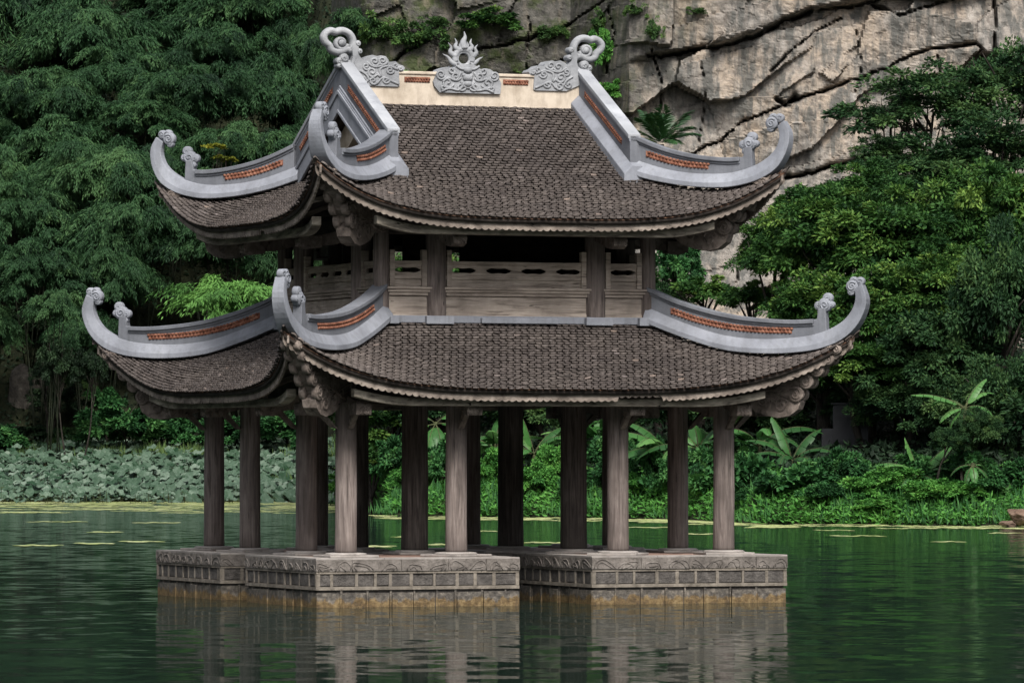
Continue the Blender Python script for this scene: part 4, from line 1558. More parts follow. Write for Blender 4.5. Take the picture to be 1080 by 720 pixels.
# ------------------------------------------------------------------ leaves, crowns, plants
def leaf_arrays(P, D, Nrm, Lw, W, tint, fold=0.18, droop=0.0):
    """rhombus leaves: base P, axis D, blade normal Nrm; all (n,3); lengths (n,)"""
    n = len(P)
    D = D / (np.linalg.norm(D, axis=1, keepdims=True) + 1e-9)
    Sd = np.cross(D, Nrm)
    Sd = Sd / (np.linalg.norm(Sd, axis=1, keepdims=True) + 1e-9)
    Up = np.cross(Sd, D)
    Lw = Lw[:, None]; W = W[:, None]
    tip = P + D * Lw
    tip[:, 2:3] -= droop * Lw
    mid = P + D * Lw * 0.45
    a = mid + Sd * W * 0.5 - Up * W * fold
    b = mid - Sd * W * 0.5 - Up * W * fold
    V = np.stack([P, a, tip, b], 1).reshape(-1, 3)
    Q = (np.arange(n)[:, None] * 4 + np.arange(4)[None]).astype(int)
    return V, Q, np.repeat(tint, 4)


def unit(r, n):
    v = r.normal(size=(n, 3))
    return v / np.linalg.norm(v, axis=1, keepdims=True)


def crown_mesh(name, mat, R, clumps, per, leaf, seed, style="broad", squash=0.8, gap=0.0):
    """foliage as many separate leaves on clumps that fill an uneven crown"""
    r = np.random.default_rng(seed)
    Ps, Ds, Ns, Ls, Ws, Ts = [], [], [], [], [], []
    base = unit(r, clumps)
    # uneven outline
    lob = unit(r, 7); lobw = r.uniform(-0.28, 0.30, 7)
    for i in range(clumps):
        d = base[i]
        if d[2] < -0.45:
            d = d * np.array([1, 1, -0.6])
        k = 1 + float(np.sum(lobw * np.maximum(0, lob @ d) ** 3))
        rad = R * k * (r.uniform(0.50, 1.0) if r.random() < 0.75 else r.uniform(0.15, 0.6))
        c = d * rad * np.array([1, 1, squash])
        rc = R * (r.uniform(0.15, 0.30) if style == "plume" else r.uniform(0.10, 0.20))
        n = int(per * r.uniform(0.6, 1.3))
        ct = r.normal(0.42, 0.16 if style == "plume" else 0.22)
        if style == "plume":
            # a drooping spray: leaves hang along twigs that spread from the clump centre
            ntw = 14
            ang = r.uniform(0, 2 * np.pi, ntw)
            out0 = d.copy(); out0[2] = 0
            tw = np.stack([np.cos(ang), np.sin(ang), r.uniform(-0.1, 0.7, ntw)], 1) * 0.75 + out0 * 0.8
            tl = rc * r.uniform(0.9, 2.0, ntw)
            ti = r.integers(0, ntw, n)
            s = r.random(n) ** 0.7
            P = c + tw[ti] * (tl[ti] * s)[:, None]
            P[:, 2] -= (tl[ti] * s ** 2 * 0.95)
            P += r.normal(0, 0.05 * R ** 0.5, (n, 3))
            D = tw[ti] * 0.6 + r.normal(0, 0.45, (n, 3)); D[:, 2] -= 0.75 + 0.5 * s
            Nn = unit(r, n) * 0.7 + np.array([0, 0, 0.6]) + d * 0.4
            t = ct + r.normal(0, 0.09, n) + 0.16 * (s - 0.5)
        else:
            q = unit(r, n)
            q[:, 2] = np.where(q[:, 2] < -0.5, -q[:, 2] * 0.7, q[:, 2])
            rr = rc * r.random(n) ** 0.4
            P = c + q * rr[:, None] * np.array([1.05, 1.05, 0.95])
            D = q * 0.7 + d * 0.4 + r.normal(0, 0.45, (n, 3)); D[:, 2] -= 0.25
            Nn = np.array([0, 0, 0.8]) + d * 0.4 + q * 0.5 + r.normal(0, 0.5, (n, 3))
            t = ct + r.normal(0, 0.15, n)
        Ps.append(P); Ds.append(D); Ns.append(Nn); Ts.append(t)
        Ls.append(leaf[0] * r.uniform(0.7, 1.25, n)); Ws.append(leaf[1] * r.uniform(0.75, 1.2, n))
    P, D, Nn, T, Lw, W = map(np.concatenate, (Ps, Ds, Ns, Ts, Ls, Ws))
    V, Q, ti = leaf_arrays(P, D, Nn, Lw, W, np.clip(T, 0, 1), droop=0.12)
    return np_mesh(name, V, Q, mat, tint=ti)


CR = {}
def crowns(key, *a, variants=2, **k):
    CR[key] = [crown_mesh("crown_" + key, *a, seed=100 + 10 * len(CR) + i, **k) for i in range(variants)]


# radius, clumps, leaves per clump, (leaf length, width)
crowns('plume_big', L['bamboo'], 3.0, 62, 800, (0.26, 0.06), style="plume", squash=0.95, variants=4)
crowns('plume_bright', L['bright_bamboo'], 2.0, 46, 330, (0.24, 0.055), style="plume", variants=1)
crowns('plume_small', L['bamboo'], 1.6, 40, 330, (0.24, 0.05), style="plume", variants=2)
crowns('broad_big', L['broad'], 3.0, 150, 210, (0.23, 0.11), squash=0.95, variants=3)
crowns('broad_dark', L['dark_broad'], 3.0, 130, 210, (0.22, 0.10), squash=0.95, variants=2)
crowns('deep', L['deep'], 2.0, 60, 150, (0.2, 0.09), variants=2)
crowns('airy', L['dark_broad'], 3.0, 62, 150, (0.25, 0.11), squash=0.9, variants=2)
crowns('green_small', L['shore'], 1.4, 50, 130, (0.19, 0.095), variants=2)
crowns('broad_small', L['broad'], 1.4, 46, 130, (0.19, 0.095), variants=2)
crowns('shore_bush', L['shore'], 1.1, 46, 120, (0.17, 0.09), squash=0.75, variants=3)
crowns('bright_bush', L['bright_shore'], 1.1, 50, 130, (0.14, 0.07), squash=0.75, variants=2)
crowns('big_leaf_bush', L['shore'], 1.1, 34, 34, (0.36, 0.24), squash=0.8, variants=2)
crowns('cliff_bush', L['cliff'], 1.0, 26, 90, (0.15, 0.07), squash=0.8, variants=2)
crowns('yellow', L['yellow'], 0.7, 14, 60, (0.18, 0.08), variants=1)

made = {}


def limbs(base, centre, rx, rz, seed, thick):
    """a tapered trunk with limbs, as one mesh in world coordinates relative to base"""
    r = random.Random(seed)
    mb = MB()
    c = Vector(centre) - Vector(base)
    pts, rad = [], []
    bend = Vector((r.uniform(-0.3, 0.3), r.uniform(-0.3, 0.3), 0))
    for i in range(8):
        t = i / 7
        p = c * t + bend * math.sin(math.pi * t)
        if i == 0:
            p.z -= 0.4
        pts.append(p); rad.append(thick * (1.15 - 0.85 * t))
    mb.tube(pts, rad, 8)
    for k in range(7):
        t = r.uniform(0.45, 0.95)
        s = c * t + bend * math.sin(math.pi * t)
        an = r.uniform(0, 2 * math.pi)
        e = c + Vector((math.cos(an) * rx * r.uniform(0.4, 0.8), math.sin(an) * rx * r.uniform(0.4, 0.8), rz * r.uniform(-0.2, 0.7)))
        m = s.lerp(e, 0.5) + Vector((0, 0, 0.15 * rz))
        mb.tube([s, s.lerp(m, 0.5), m, m.lerp(e, 0.6), e], [thick * 0.5, thick * 0.4, thick * 0.3, thick * 0.2, thick * 0.08], 6)
    return mb


R0 = {'plume_big': 3.0, 'plume_bright': 2.0, 'plume_small': 1.6, 'broad_big': 3.0, 'broad_dark': 3.0, 'airy': 3.0, 'broad_small': 1.4,
      'shore_bush': 1.1, 'bright_bush': 1.1, 'big_leaf_bush': 1.1, 'cliff_bush': 1.0, 'green_small': 1.4, 'deep': 2.0, 'yellow': 0.7}
SERIAL = [0]


def crown_at(kind, pos, rx, rz, parent, name, seed):
    me = CR[kind][seed % len(CR[kind])]
    o = link(name, me, parent, pos, rz=(seed * 2.399) % 6.283, scale=(rx / R0[kind], rx / R0[kind], rz / R0[kind]))
    return o


def tree(kind, px, py, d, rpx, rpy, label, name="tree", cat="tree", group=None, thick=0.16):
    """tree whose crown centre the photograph shows at (px, py); stands on the ground below it"""
    SERIAL[0] += 1
    s = SERIAL[0]
    if d > 254:
        d += 14
    c = at(px, py, d)
    r = random.Random(s * 13)
    bx, by = c.x + r.uniform(-0.5, 0.5), c.y + r.uniform(0.2, 0.9)
    bz = gz(bx, by)
    if bz > c.z - 0.3:
        bz = c.z - 0.3
    rx, rz = rpx * d / FPX, rpy * d / FPX
    t = empty(name, (bx, by, bz))
    tag(t, label, cat, group)
    crown_at(kind, c - Vector((bx, by, bz)), rx, rz, t, "crown", s)
    if 'plume' in kind:                                       # bamboo: a sheaf of slender dark culms
        q = random.Random(s)
        mb = MB()
        c0 = c - Vector((bx, by, bz))
        for k in range(5):
            b0 = Vector((q.uniform(-0.4, 0.4), q.uniform(-0.3, 0.3), -0.3))
            e = c0 + Vector((q.uniform(-0.7, 0.7) * rx, q.uniform(-0.6, 0.6) * rx, q.uniform(-0.1, 0.7) * rz))
            m = b0.lerp(e, 0.55) + Vector((0, 0, 0.12 * e.z))
            mb.tube([b0, b0.lerp(m, 0.5), m, m.lerp(e, 0.5), e], [0.04, 0.038, 0.032, 0.022, 0.008], 5)
        mb.build("trunk", M['culm'], t, fix=False)
    elif rx > 0.9:
        limbs((bx, by, bz), c, rx, rz, s, thick).build("trunk", M['bark'], t, fix=False)
    else:
        limbs((bx, by, bz), c, rx, rz, s, 0.05).build("trunk", M['bark'], t, fix=False)
    return t


def shrub(kind, px, d, rpx, rpy, label, lift=0.55, name="shrub", cat="shrub", group=None):
    """bush standing on the ground at bearing px"""
    SERIAL[0] += 1
    s = SERIAL[0]
    x = CAM.x + (px - 540) * d / FPX
    y = CAM.y + d
    z = gz(x, y)
    rx, rz = rpx * d / FPX, rpy * d / FPX
    t = empty(name, (x, y, z))
    tag(t, label, cat, group)
    crown_at(kind, Vector((0, 0, rz * lift)), rx, rz, t, "foliage", s)
    mb = MB()
    r = random.Random(s)
    for k in range(6):
        an = r.uniform(0, 6.28)
        e = Vector((math.cos(an) * rx * 0.6, math.sin(an) * rx * 0.6, rz * (lift + r.uniform(0.0, 0.5))))
        mb.tube([(0, 0, -0.2), e * 0.4 + Vector((0, 0, 0.1)), e], [0.03, 0.022, 0.008], 5)
    mb.build("stem", M['bark'], t, fix=False)
    return t


def cliff_shrub(kind, px, py, rpx, rpy, label, group=None):
    SERIAL[0] += 1
    s = SERIAL[0]
    p = on_cliff(px, py)
    d = p.y - CAM.y
    rx, rz = rpx * d / FPX, rpy * d / FPX
    t = empty("cliff_shrub", p)
    tag(t, label, "shrub", group)
    crown_at(kind, Vector((0, -0.35 * rx, 0)), rx, rz, t, "foliage", s)
    mb = MB()
    r = random.Random(s)
    for k in range(4):
        e = Vector((r.uniform(-0.6, 0.6) * rx, -0.7 * rx, r.uniform(-0.4, 0.6) * rz))
        mb.tube([(0, 0.6, -0.1), e * 0.45, e], [0.05, 0.03, 0.01], 5)
    mb.build("stem", M['bark'], t, fix=False)
    return t


# ---- left hillside: feathery bamboo, tier over tier
HILL = [
    # px, py, d, rx, ry, label
    (-70, 40, 292, 80, 62, "dark feathery bamboo at the far upper left edge of the hillside"),
    (25, 20, 294, 78, 56, "feathery bamboo filling the top left corner of the hillside"),
    (98, 45, 288, 70, 50, "brightest feathery bamboo mound high on the left hillside, above the upper left horn"),
    (185, 5, 294, 70, 44, "dark bamboo plume at the top edge, above the upper left horn"),
    (265, 20, 290, 72, 48, "bamboo plume at the top edge of the hillside beside the dark rock"),
    (330, 60, 286, 40, 46, "thin dark bamboo hanging between the dark rock and the left cloud finial"),
    (-30, 120, 284, 60, 52, "bamboo mound half way up at the left edge of the picture"),
    (52, 112, 280, 56, 40, "rounded bamboo mound on the left hillside over a deep dark hollow"),
    (135, 92, 281, 58, 40, "drooping bamboo plume right above the upper left horn scroll"),
    (210, 98, 278, 60, 42, "bamboo plume between the upper left horn and the gable"),
    (285, 108, 280, 58, 48, "bamboo plume just left of the upper gable"),
    (60, 165, 276, 62, 40, "bamboo mound level with the upper left horn, nearer the picture edge"),
    (-20, 205, 274, 60, 50, "lower bamboo mound at the left edge over the dark hollow"),
    (110, 190, 272, 58, 46, "long drooping bamboo plume just left of the upper left horn"),
    (180, 175, 274, 44, 34, "small bamboo mound framed by the upper left horn"),
    (255, 165, 273, 56, 36, "dark bamboo mound behind the upper left hip ridge"),
    (30, 235, 270, 50, 40, "bamboo spray hanging above the black hollow at lower left"),
    (150, 240, 268, 60, 50, "dark bamboo mound under the upper left eave"),
    (225, 258, 268, 52, 40, "shaded bamboo behind the bright young bamboo"),
    (115, 290, 266, 40, 40, "shaded bamboo spray between the two left horns"),
    (330, 190, 274, 60, 60, "dark bamboo hidden behind the upper roof's left corner"),
    (330, 270, 270, 50, 60, "dark bamboo glimpsed through the upper storey on the left"),
    (-120, 150, 284, 70, 60, "bamboo mound outside the left edge of the picture"),
    (235, 58, 286, 50, 34, "bamboo plume in the second tier, left of the left cloud finial"),
    (40, 290, 264, 46, 34, "shaded bamboo mound hanging over the grey boulder"),
    (92, 352, 263, 34, 30, "shaded bamboo spray just left of the lower left horn's foot"),
    (-22, 345, 264, 34, 36, "shaded bamboo mound at the left edge, above the grey boulder"),
    (148, 128, 277, 50, 30, "bamboo mound between the middle tiers, over the upper left horn's tip"),
    (-60, 280, 268, 50, 50, "lowest bamboo mound outside the hollow at the left edge"),
]
for px, py, d, rx, ry, lab in HILL:
    tree('plume_big', px, py, d, rx * 1.08, ry * 1.22, lab, "bamboo_clump", "bamboo", "bamboo on the left hillside", 0.05)
tree('plume_bright', 250, 318, 262, 60, 44, "bright yellow-green young bamboo above the lower left roof ridge", "bamboo_clump", "bamboo")
tree('plume_small', 62, 325, 258, 26, 26, "small hanging bamboo spray left of the lower left horn", "bamboo_clump", "bamboo", "bamboo on the left hillside", 0.06)
tree('yellow', 226, 155, 268, 16, 7, "small yellowing sapling among the bamboo right of the upper left horn", "sapling", "sapling", None, 0.04)
tree('yellow', 238, 168, 268, 14, 7, "second, paler yellowing sapling just below the first, over the upper left ridge", "sapling", "sapling", None, 0.04)

# shrubs and little trees at the foot of the hill, behind the lotus
for px, py, d, rx, ry, k, lab in (
        (2, 464, 262, 34, 26, 'shore_bush', "bright green bush at the left edge of the lotus bed"),
        (38, 478, 264, 26, 16, 'shore_bush', "low bush right of the bright bush at the left edge"),
        (130, 452, 262, 46, 40, 'green_small', "leafy green tree behind the lotus bed, under the lower left horn"),
        (108, 425, 265, 22, 24, 'green_small', "taller small tree behind the leafy one under the lower left horn"),
        (185, 460, 263, 40, 30, 'green_small', "dark small tree behind the lotus, left of the far left columns"),
        (240, 458, 262, 40, 26, 'green_small', "shaded tree behind the two far left columns"),
        (300, 455, 262, 44, 32, 'green_small', "shaded tree behind the gap left of the near corner column"),
        (345, 470, 258, 34, 30, 'green_small', "green tree seen just left of the near corner column"),
        (65, 470, 266, 34, 22, 'broad_dark', "dark bush in the hollow behind the lotus bed"),
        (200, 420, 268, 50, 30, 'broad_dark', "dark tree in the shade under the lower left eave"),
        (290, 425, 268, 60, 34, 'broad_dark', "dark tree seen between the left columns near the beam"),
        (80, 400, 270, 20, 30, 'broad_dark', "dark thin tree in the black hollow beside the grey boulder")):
    tree(k, px, py, d, rx, ry, lab, "small_tree", "tree", None, 0.07)

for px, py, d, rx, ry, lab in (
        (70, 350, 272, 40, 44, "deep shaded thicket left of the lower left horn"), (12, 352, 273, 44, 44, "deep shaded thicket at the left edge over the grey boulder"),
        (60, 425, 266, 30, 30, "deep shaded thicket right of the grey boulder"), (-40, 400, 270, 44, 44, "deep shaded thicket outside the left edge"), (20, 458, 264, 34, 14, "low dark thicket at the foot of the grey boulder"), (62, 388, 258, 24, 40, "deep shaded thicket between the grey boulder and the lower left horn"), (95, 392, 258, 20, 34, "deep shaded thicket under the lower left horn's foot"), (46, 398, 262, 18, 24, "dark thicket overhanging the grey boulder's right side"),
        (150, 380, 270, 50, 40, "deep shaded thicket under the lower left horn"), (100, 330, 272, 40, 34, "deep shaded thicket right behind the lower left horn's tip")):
    tree('deep', px, py, d, rx, ry, lab, "thicket", "bush", None, 0.05)  # the hollow's shade is painted into these leaves

# grey boulder in the hollow
def boulder(px, py, d, w, h, mat, label, name="boulder", seed=3):
    """faceted rock: a lumpy ellipsoid cut by random planes, sunk in the ground"""
    r = np.random.default_rng(seed)
    c = at(px, py, d)
    hw, hh = w * d / FPX, h * d / FPX
    n = 40
    th, ph = np.meshgrid(np.linspace(0.02, math.pi - 0.02, n), np.linspace(0, 2 * math.pi, 2 * n, endpoint=False), indexing='ij')
    D = np.stack([np.sin(th) * np.cos(ph), np.sin(th) * np.sin(ph), np.cos(th)], -1)
    rad = np.full(th.shape, 1.25)
    for k in range(16):
        nv = unit(r, 1)[0]
        rad = np.minimum(rad, r.uniform(0.55, 0.95) / np.maximum(D @ nv, 0.05))
    rad += 0.22 * (fbm(D[..., 0] * 4 + 9, D[..., 2] * 4 + D[..., 1] * 3 + 9, seed, 4) - 0.5)
    V = (D * rad[..., None] * np.array([hw, hw * 0.8, hh])).reshape(-1, 3)
    m = 2 * n
    i, j = np.meshgrid(np.arange(n - 1), np.arange(m), indexing='ij')
    Q = np.stack([i * m + j, (i + 1) * m + j, (i + 1) * m + (j + 1) % m, i * m + (j + 1) % m], -1).reshape(-1, 4)
    o = link(name, np_mesh(name, V, Q, mat), None, c)
    tag(o, label, "boulder")


boulder(27, 428, 283, 26, 44, M['boulder'], "grey weathered boulder in the dark hollow at the far left", seed=5)
boulder(1078, 545, 171, 16, 12, M['earth_rock'], "reddish brown rock on the bank at the right edge", seed=8)
boulder(1062, 553, 170.5, 8, 4, M['earth_rock'], "small flat brown stone at the water, left of the reddish rock", seed=9)

# ---- plants on the grey part of the cliff
for px, py, rx, ry, k, lab in (
        (520, 8, 34, 20, 'broad_small', "dark bush hanging over the grey cliff above the flaming disc finial, to its right"),
        (440, 30, 30, 30, 'cliff_bush', "mossy bush on the grey cliff just left of the flaming disc finial"),
        (400, 20, 30, 30, 'cliff_bush', "thin bush on the grey cliff right of the left cloud finial"),
        (370, 8, 30, 26, 'plume_small', "dark plume at the top edge over the left cloud finial"),
        (455, 8, 20, 14, 'cliff_bush', "small bush on a ledge at the top edge above the flaming disc finial"),
        (560, 60, 22, 14, 'cliff_bush', "low green tuft on the ledge above the right cloud finial's tail"),
        (585, 20, 20, 18, 'cliff_bush', "thin moss bush on the grey cliff above the right cloud finial"),
        (640, 50, 20, 38, 'bright_bush', "tall pale green creeper right of the right cloud finial"),
        (648, 95, 22, 18, 'bright_bush', "bright green shrub behind the top of the right verge"),
        (636, 20, 16, 22, 'cliff_bush', "thin creeper at the top edge where the grey cliff meets the tan"),
        (672, 12, 16, 16, 'cliff_bush', "moss tuft under the great ledge on the tan cliff"),
        (690, 40, 12, 22, 'cliff_bush', "narrow hanging tuft in the crack below the great ledge"),
        (735, 12, 14, 8, 'cliff_bush', "small tuft on the great ledge of the tan cliff"),
        (500, 70, 20, 10, 'cliff_bush', "small fern tuft in the crack right of the flaming disc finial"),
        (418, 66, 14, 10, 'bright_bush', "small bright tuft just over the tail of the left cloud finial"),
        (345, 30, 26, 40, 'plume_small', "dark hanging plume beside the left cloud finial")):
    cliff_shrub(k, px, py, rx, ry, lab)

# ---- trees on the right bank and below the cliff
RIGHT = [
    ('airy', 985, 118, 203, 78, 46, "airy tree leaning over the tan cliff at upper right"),
    ('airy', 1065, 100, 204, 60, 60, "airy tree at the right edge against the tan cliff"),
    ('airy', 1010, 195, 200, 84, 44, "loose dark tree under the airy tree at upper right"),
    ('airy', 940, 125, 205, 36, 26, "thin branch-like young tree farthest out over the tan cliff"),
    ('airy', 930, 165, 202, 34, 22, "small hanging tree crown over the tan cliff's lower crack"),
    ('airy', 1040, 160, 200, 70, 44, "airy leaning tree at the right edge, between the top tree and the tall leafy one"),
    ('airy', 960, 200, 199, 60, 36, "loose tree covering the foot of the tan cliff at right"),
    ('broad_big', 905, 215, 196, 50, 34, "leafy tree at the cliff foot, straight above the lower right horn's inner scroll"),
    ('broad_big', 990, 315, 187, 60, 46, "leafy tree in the middle of the right-hand foliage, above the dark one over the banana"),
    ('broad_big', 860, 330, 190, 50, 40, "leafy tree half hidden by the lower right horn"),
    ('broad_big', 900, 385, 187, 56, 36, "leafy tree right of the lower right corner bracket, over the hut wall"),
    ('broad_dark', 960, 430, 186, 50, 34, "dark bushy tree behind the short banana plant"),
    ('broad_dark', 1000, 440, 184, 40, 40, "dark bushy tree just behind the tall banana's leaves"),
    ('broad_big', 1020, 280, 189, 60, 50, "leafy tree between the tall right-edge tree and the broad one"),
    ('broad_small', 845, 222, 197, 34, 24, "small light-leaved tree at the cliff foot above the lower right horn"),
    ('broad_big', 880, 262, 192, 74, 58, "leafy olive tree right above the lower right horn"),
    ('broad_big', 960, 260, 190, 76, 56, "broad leafy tree right of the lower right horn's tip"),
    ('broad_big', 820, 270, 196, 44, 40, "light leafy tree at the foot of the tan cliff over the right ridge"),
    ('broad_big', 1045, 250, 190, 70, 70, "tall leafy tree at the right edge, half way up"),
    ('broad_dark', 1065, 330, 184, 52, 90, "dark greyish tree hanging down at the right edge"),
    ('broad_big', 930, 335, 188, 76, 52, "dense tree just right of the lower right horn"),
    ('broad_dark', 1000, 370, 186, 70, 60, "dark tree above the tall banana plant on the right bank"),
    ('broad_dark', 870, 395, 190, 60, 44, "shaded tree behind the lower right corner bracket"),
    ('broad_dark', 935, 415, 189, 60, 36, "black-green tree over the dim grey wall"),
    ('broad_dark', 1060, 440, 182, 50, 60, "dark tree at the right edge behind the bank"),
    ('broad_dark', 1030, 470, 184, 44, 50, "dark tree behind the tall banana's trunk"),
    ('shore_bush', 716, 284, 206, 26, 34, "dense round green tree right of the upper corner column"),
    ('broad_small', 742, 312, 202, 34, 22, "fine light green bush over the lower right ridge"),
    ('broad_dark', 700, 330, 206, 30, 30, "dark bush behind the right end of the upper wall"),
    ('broad_small', 790, 318, 198, 30, 22, "pale leafy bush beyond the middle of the lower right ridge"),
    ('broad_dark', 800, 440, 192, 60, 40, "shaded tree behind the right end column"),
    ('broad_dark', 720, 430, 198, 60, 36, "shaded tree behind the right side columns"),
    ('broad_dark', 640, 430, 202, 60, 36, "shaded tree behind the beam, third bay from the right"),
    ('broad_dark', 560, 432, 204, 60, 36, "shaded tree behind the middle bay's beam"),
    ('broad_small', 410, 450, 208, 50, 34, "green tree in the bay right of the near corner column"),
    ('broad_small', 398, 490, 206, 36, 30, "lower green tree in the bay right of the near corner column"),
    ('broad_dark', 470, 430, 206, 60, 40, "shaded tree behind the second front column"),
    ('broad_dark', 380, 420, 212, 60, 44, "shaded tree behind the near corner column"),
    ('broad_big', 450, 330, 212, 90, 60, "green tree hidden behind the upper storey, left part"),
    ('broad_big', 560, 330, 212, 90, 60, "green tree hidden behind the upper storey, middle part"),
    ('broad_big', 640, 320, 212, 70, 60, "green tree hidden behind the upper storey, right part"),
    ('broad_dark', 1032, 452, 175.6, 22, 20, "bushy sapling beside the tall banana plant's trunk"),
    ('broad_dark', 1002, 468, 175.4, 20, 16, "low bushy sapling between the two banana plants on the right bank"),
    ('airy', 1230, 130, 200, 90, 60, "airy tree on the slope well beyond the right edge of the picture"),
    ('broad_big', 1260, 300, 186, 90, 100, "second large tree well beyond the right edge of the picture"),
    ('broad_big', 1150, 300, 188, 90, 110, "large tree beyond the right edge of the picture"),
    ('broad_dark', 1160, 460, 180, 90, 80, "dark tree beyond the right edge of the picture near the water"),
]
for k, px, py, d, rx, ry, lab in RIGHT:
    tree(k, px, py, d, rx * 1.15, ry * 1.25, lab, "tree" if k != 'broad_small' else "small_tree", "tree", None, 0.15)

# ---- shrubs on the bank
SHORE = [
    # kind, px, extra distance behind the water's edge, rx, ry, label
    ('bright_bush', 398, 1.2, 30, 20, "bright rounded shrub at the water right of the near corner column"),
    ('bright_bush', 432, 2.0, 26, 22, "bright shrub at the water behind the big inner column"),
    ('shore_bush', 462, 2.6, 26, 34, "green shrub at the water left of the second front column"),
    ('bright_bush', 500, 2.2, 26, 26, "bright shrub at the water right of the second front column"),
    ('bright_bush', 530, 3.2, 26, 34, "taller bright shrub behind the dark inner column"),
    ('bright_bush', 562, 1.6, 28, 26, "bright leafy shrub at the water in the middle bay, left"),
    ('bright_bush', 585, 3.4, 24, 36, "tall bright shrub in the middle bay, behind the lower ones"),
    ('shore_bush', 612, 1.6, 26, 28, "green shrub at the water behind the third inner column"),
    ('shore_bush', 640, 2.2, 24, 30, "green shrub at the water left of the third front column"),
    ('bright_bush', 672, 1.4, 24, 20, "low bright shrub at the water right of the third front column"),
    ('shore_bush', 690, 3.0, 26, 40, "tall green shrub right of the third front column"),
    ('big_leaf_bush', 690, 1.6, 16, 18, "big-leaved plant at the water left of the side column"),
    ('shore_bush', 712, 2.4, 24, 30, "green shrub at the water behind the right side column"),
    ('big_leaf_bush', 742, 1.8, 24, 22, "big-leaved pale plant left of the right end column"),
    ('shore_bush', 745, 3.4, 24, 36, "green shrub behind the big-leaved plant left of the right end column"),
    ('big_leaf_bush', 790, 2.6, 26, 30, "big-leaved pale plant right of the right end column"),
    ('shore_bush', 785, 1.2, 18, 14, "low dark shrub at the water right of the right end column"),
    ('big_leaf_bush', 822, 1.6, 26, 22, "big-leaved green plant at the water under the right corner bracket"),
    ('big_leaf_bush', 850, 2.4, 26, 26, "glossy big-leaved plant left of the dim grey wall"),
    ('shore_bush', 885, 3.4, 32, 32, "dark green shrub in front of the dim grey wall"),
    ('shore_bush', 872, 1.2, 28, 20, "low spreading shrub at the water below the dim grey wall"),
    ('bright_bush', 912, 1.6, 30, 22, "bright spreading shrub at the water left of the short banana plant"),
    ('bright_bush', 948, 2.2, 32, 26, "bright shrub under the short banana plant"),
    ('bright_bush', 930, 0.7, 28, 12, "low bright fringe plant at the water on the right bank"),
    ('bright_bush', 985, 1.2, 34, 22, "bright feathery shrub at the water between the two banana plants"),
    ('shore_bush', 972, 3.4, 34, 30, "green shrub just behind the bright feathery one"),
    ('bright_bush', 1022, 1.4, 30, 18, "bright shrub at the foot of the tall banana plant"),
    ('shore_bush', 1050, 1.8, 28, 22, "green shrub left of the reddish rock"),
    ('shore_bush', 1078, 3.0, 30, 26, "dark shrub behind the reddish rock"),
    ('shore_bush', 1015, 3.6, 34, 34, "dark green shrub behind the tall banana's trunk"),
    ('big_leaf_bush', 905, 4.5, 18, 22, "dark glossy plant right of the dim grey wall"),
    ('bright_bush', 370, 2.0, 26, 22, "bright shrub at the water behind the near corner column"),
    ('bright_bush', 385, 4.0, 30, 30, "second bright shrub farther up behind the near corner column"),
    ('shore_bush', 420, 4.5, 30, 36, "green shrub up the bank left of the big inner column"),
    ('shore_bush', 480, 5.0, 34, 40, "green shrub up the bank behind the second front column"),
    ('shore_bush', 655, 5.0, 34, 40, "green shrub up the bank behind the third front column"),
    ('shore_bush', 765, 5.0, 34, 40, "dark shrub up the bank behind the right end column"),
    ('shore_bush', 1130, 1.5, 40, 30, "green shrub on the bank beyond the right edge of the picture"),
]
for k, px, t, rx, ry, lab in SHORE:
    shrub(k, px, float(shore_d(px)) + t, rx, ry, lab, group="shrubs along the far bank")

# fringe of grass and creepers where the bank meets the water
def ground_cover():
    r = np.random.default_rng(77)
    n = 26000
    px = r.uniform(350, 1180, n)
    t = r.random(n) ** 1.6 * 7.0
    d = shore_d(px) + t - 0.15
    x = CAM.x + (px - 540) * d / FPX
    z = np.maximum(ground_z(x, d), 0.0)
    hgt = r.uniform(0.0, 0.35, n) * (0.5 + fbm(px / 22, t, 4, 3))
    P = np.stack([x, d + CAM.y, z + hgt], -1)
    D = unit(r, n) * 0.8; D[:, 2] = np.abs(D[:, 2]) * 0.6; D[:, 1] -= 0.3
    Nn = unit(r, n) * 0.6 + np.array([0, -0.3, 0.9])
    T = np.clip(0.35 + 0.5 * (fbm(px / 25, t / 1.5, 9, 3) - 0.4) + r.normal(0, 0.13, n), 0, 1)
    V, Q, ti = leaf_arrays(P, D, Nn, r.uniform(0.12, 0.30, n), r.uniform(0.05, 0.13, n), T)
    o = link("ground_cover", np_mesh("ground_cover", V, Q, L['bright_shore'], tint=ti))
    tag(o, "low green creepers and grass covering the far bank down to the water", None, None, "stuff")
    # cover higher up the slopes, in leaves darkened to stand for shade
    n = 60000
    px = r.uniform(-120, 1250, n)
    t = r.uniform(5, 46, n)
    d = shore_d(px) + t + np.where(px < 360, 14, 0)
    x = CAM.x + (px - 540) * d / FPX
    z = ground_z(x, d)
    P = np.stack([x, d + CAM.y, z + r.uniform(0, 0.5, n)], -1)
    D = unit(r, n); D[:, 2] = np.abs(D[:, 2]) * 0.5
    Nn = unit(r, n) * 0.6 + np.array([0, -0.4, 0.8])
    V, Q, ti = leaf_arrays(P, D, Nn, r.uniform(0.2, 0.42, n), r.uniform(0.10, 0.2, n), np.clip(r.normal(0.3, 0.16, n), 0, 1))
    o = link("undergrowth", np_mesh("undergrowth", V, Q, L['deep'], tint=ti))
    tag(o, "dark undergrowth covering the slopes between the trees", None, None, "stuff")


ground_cover()


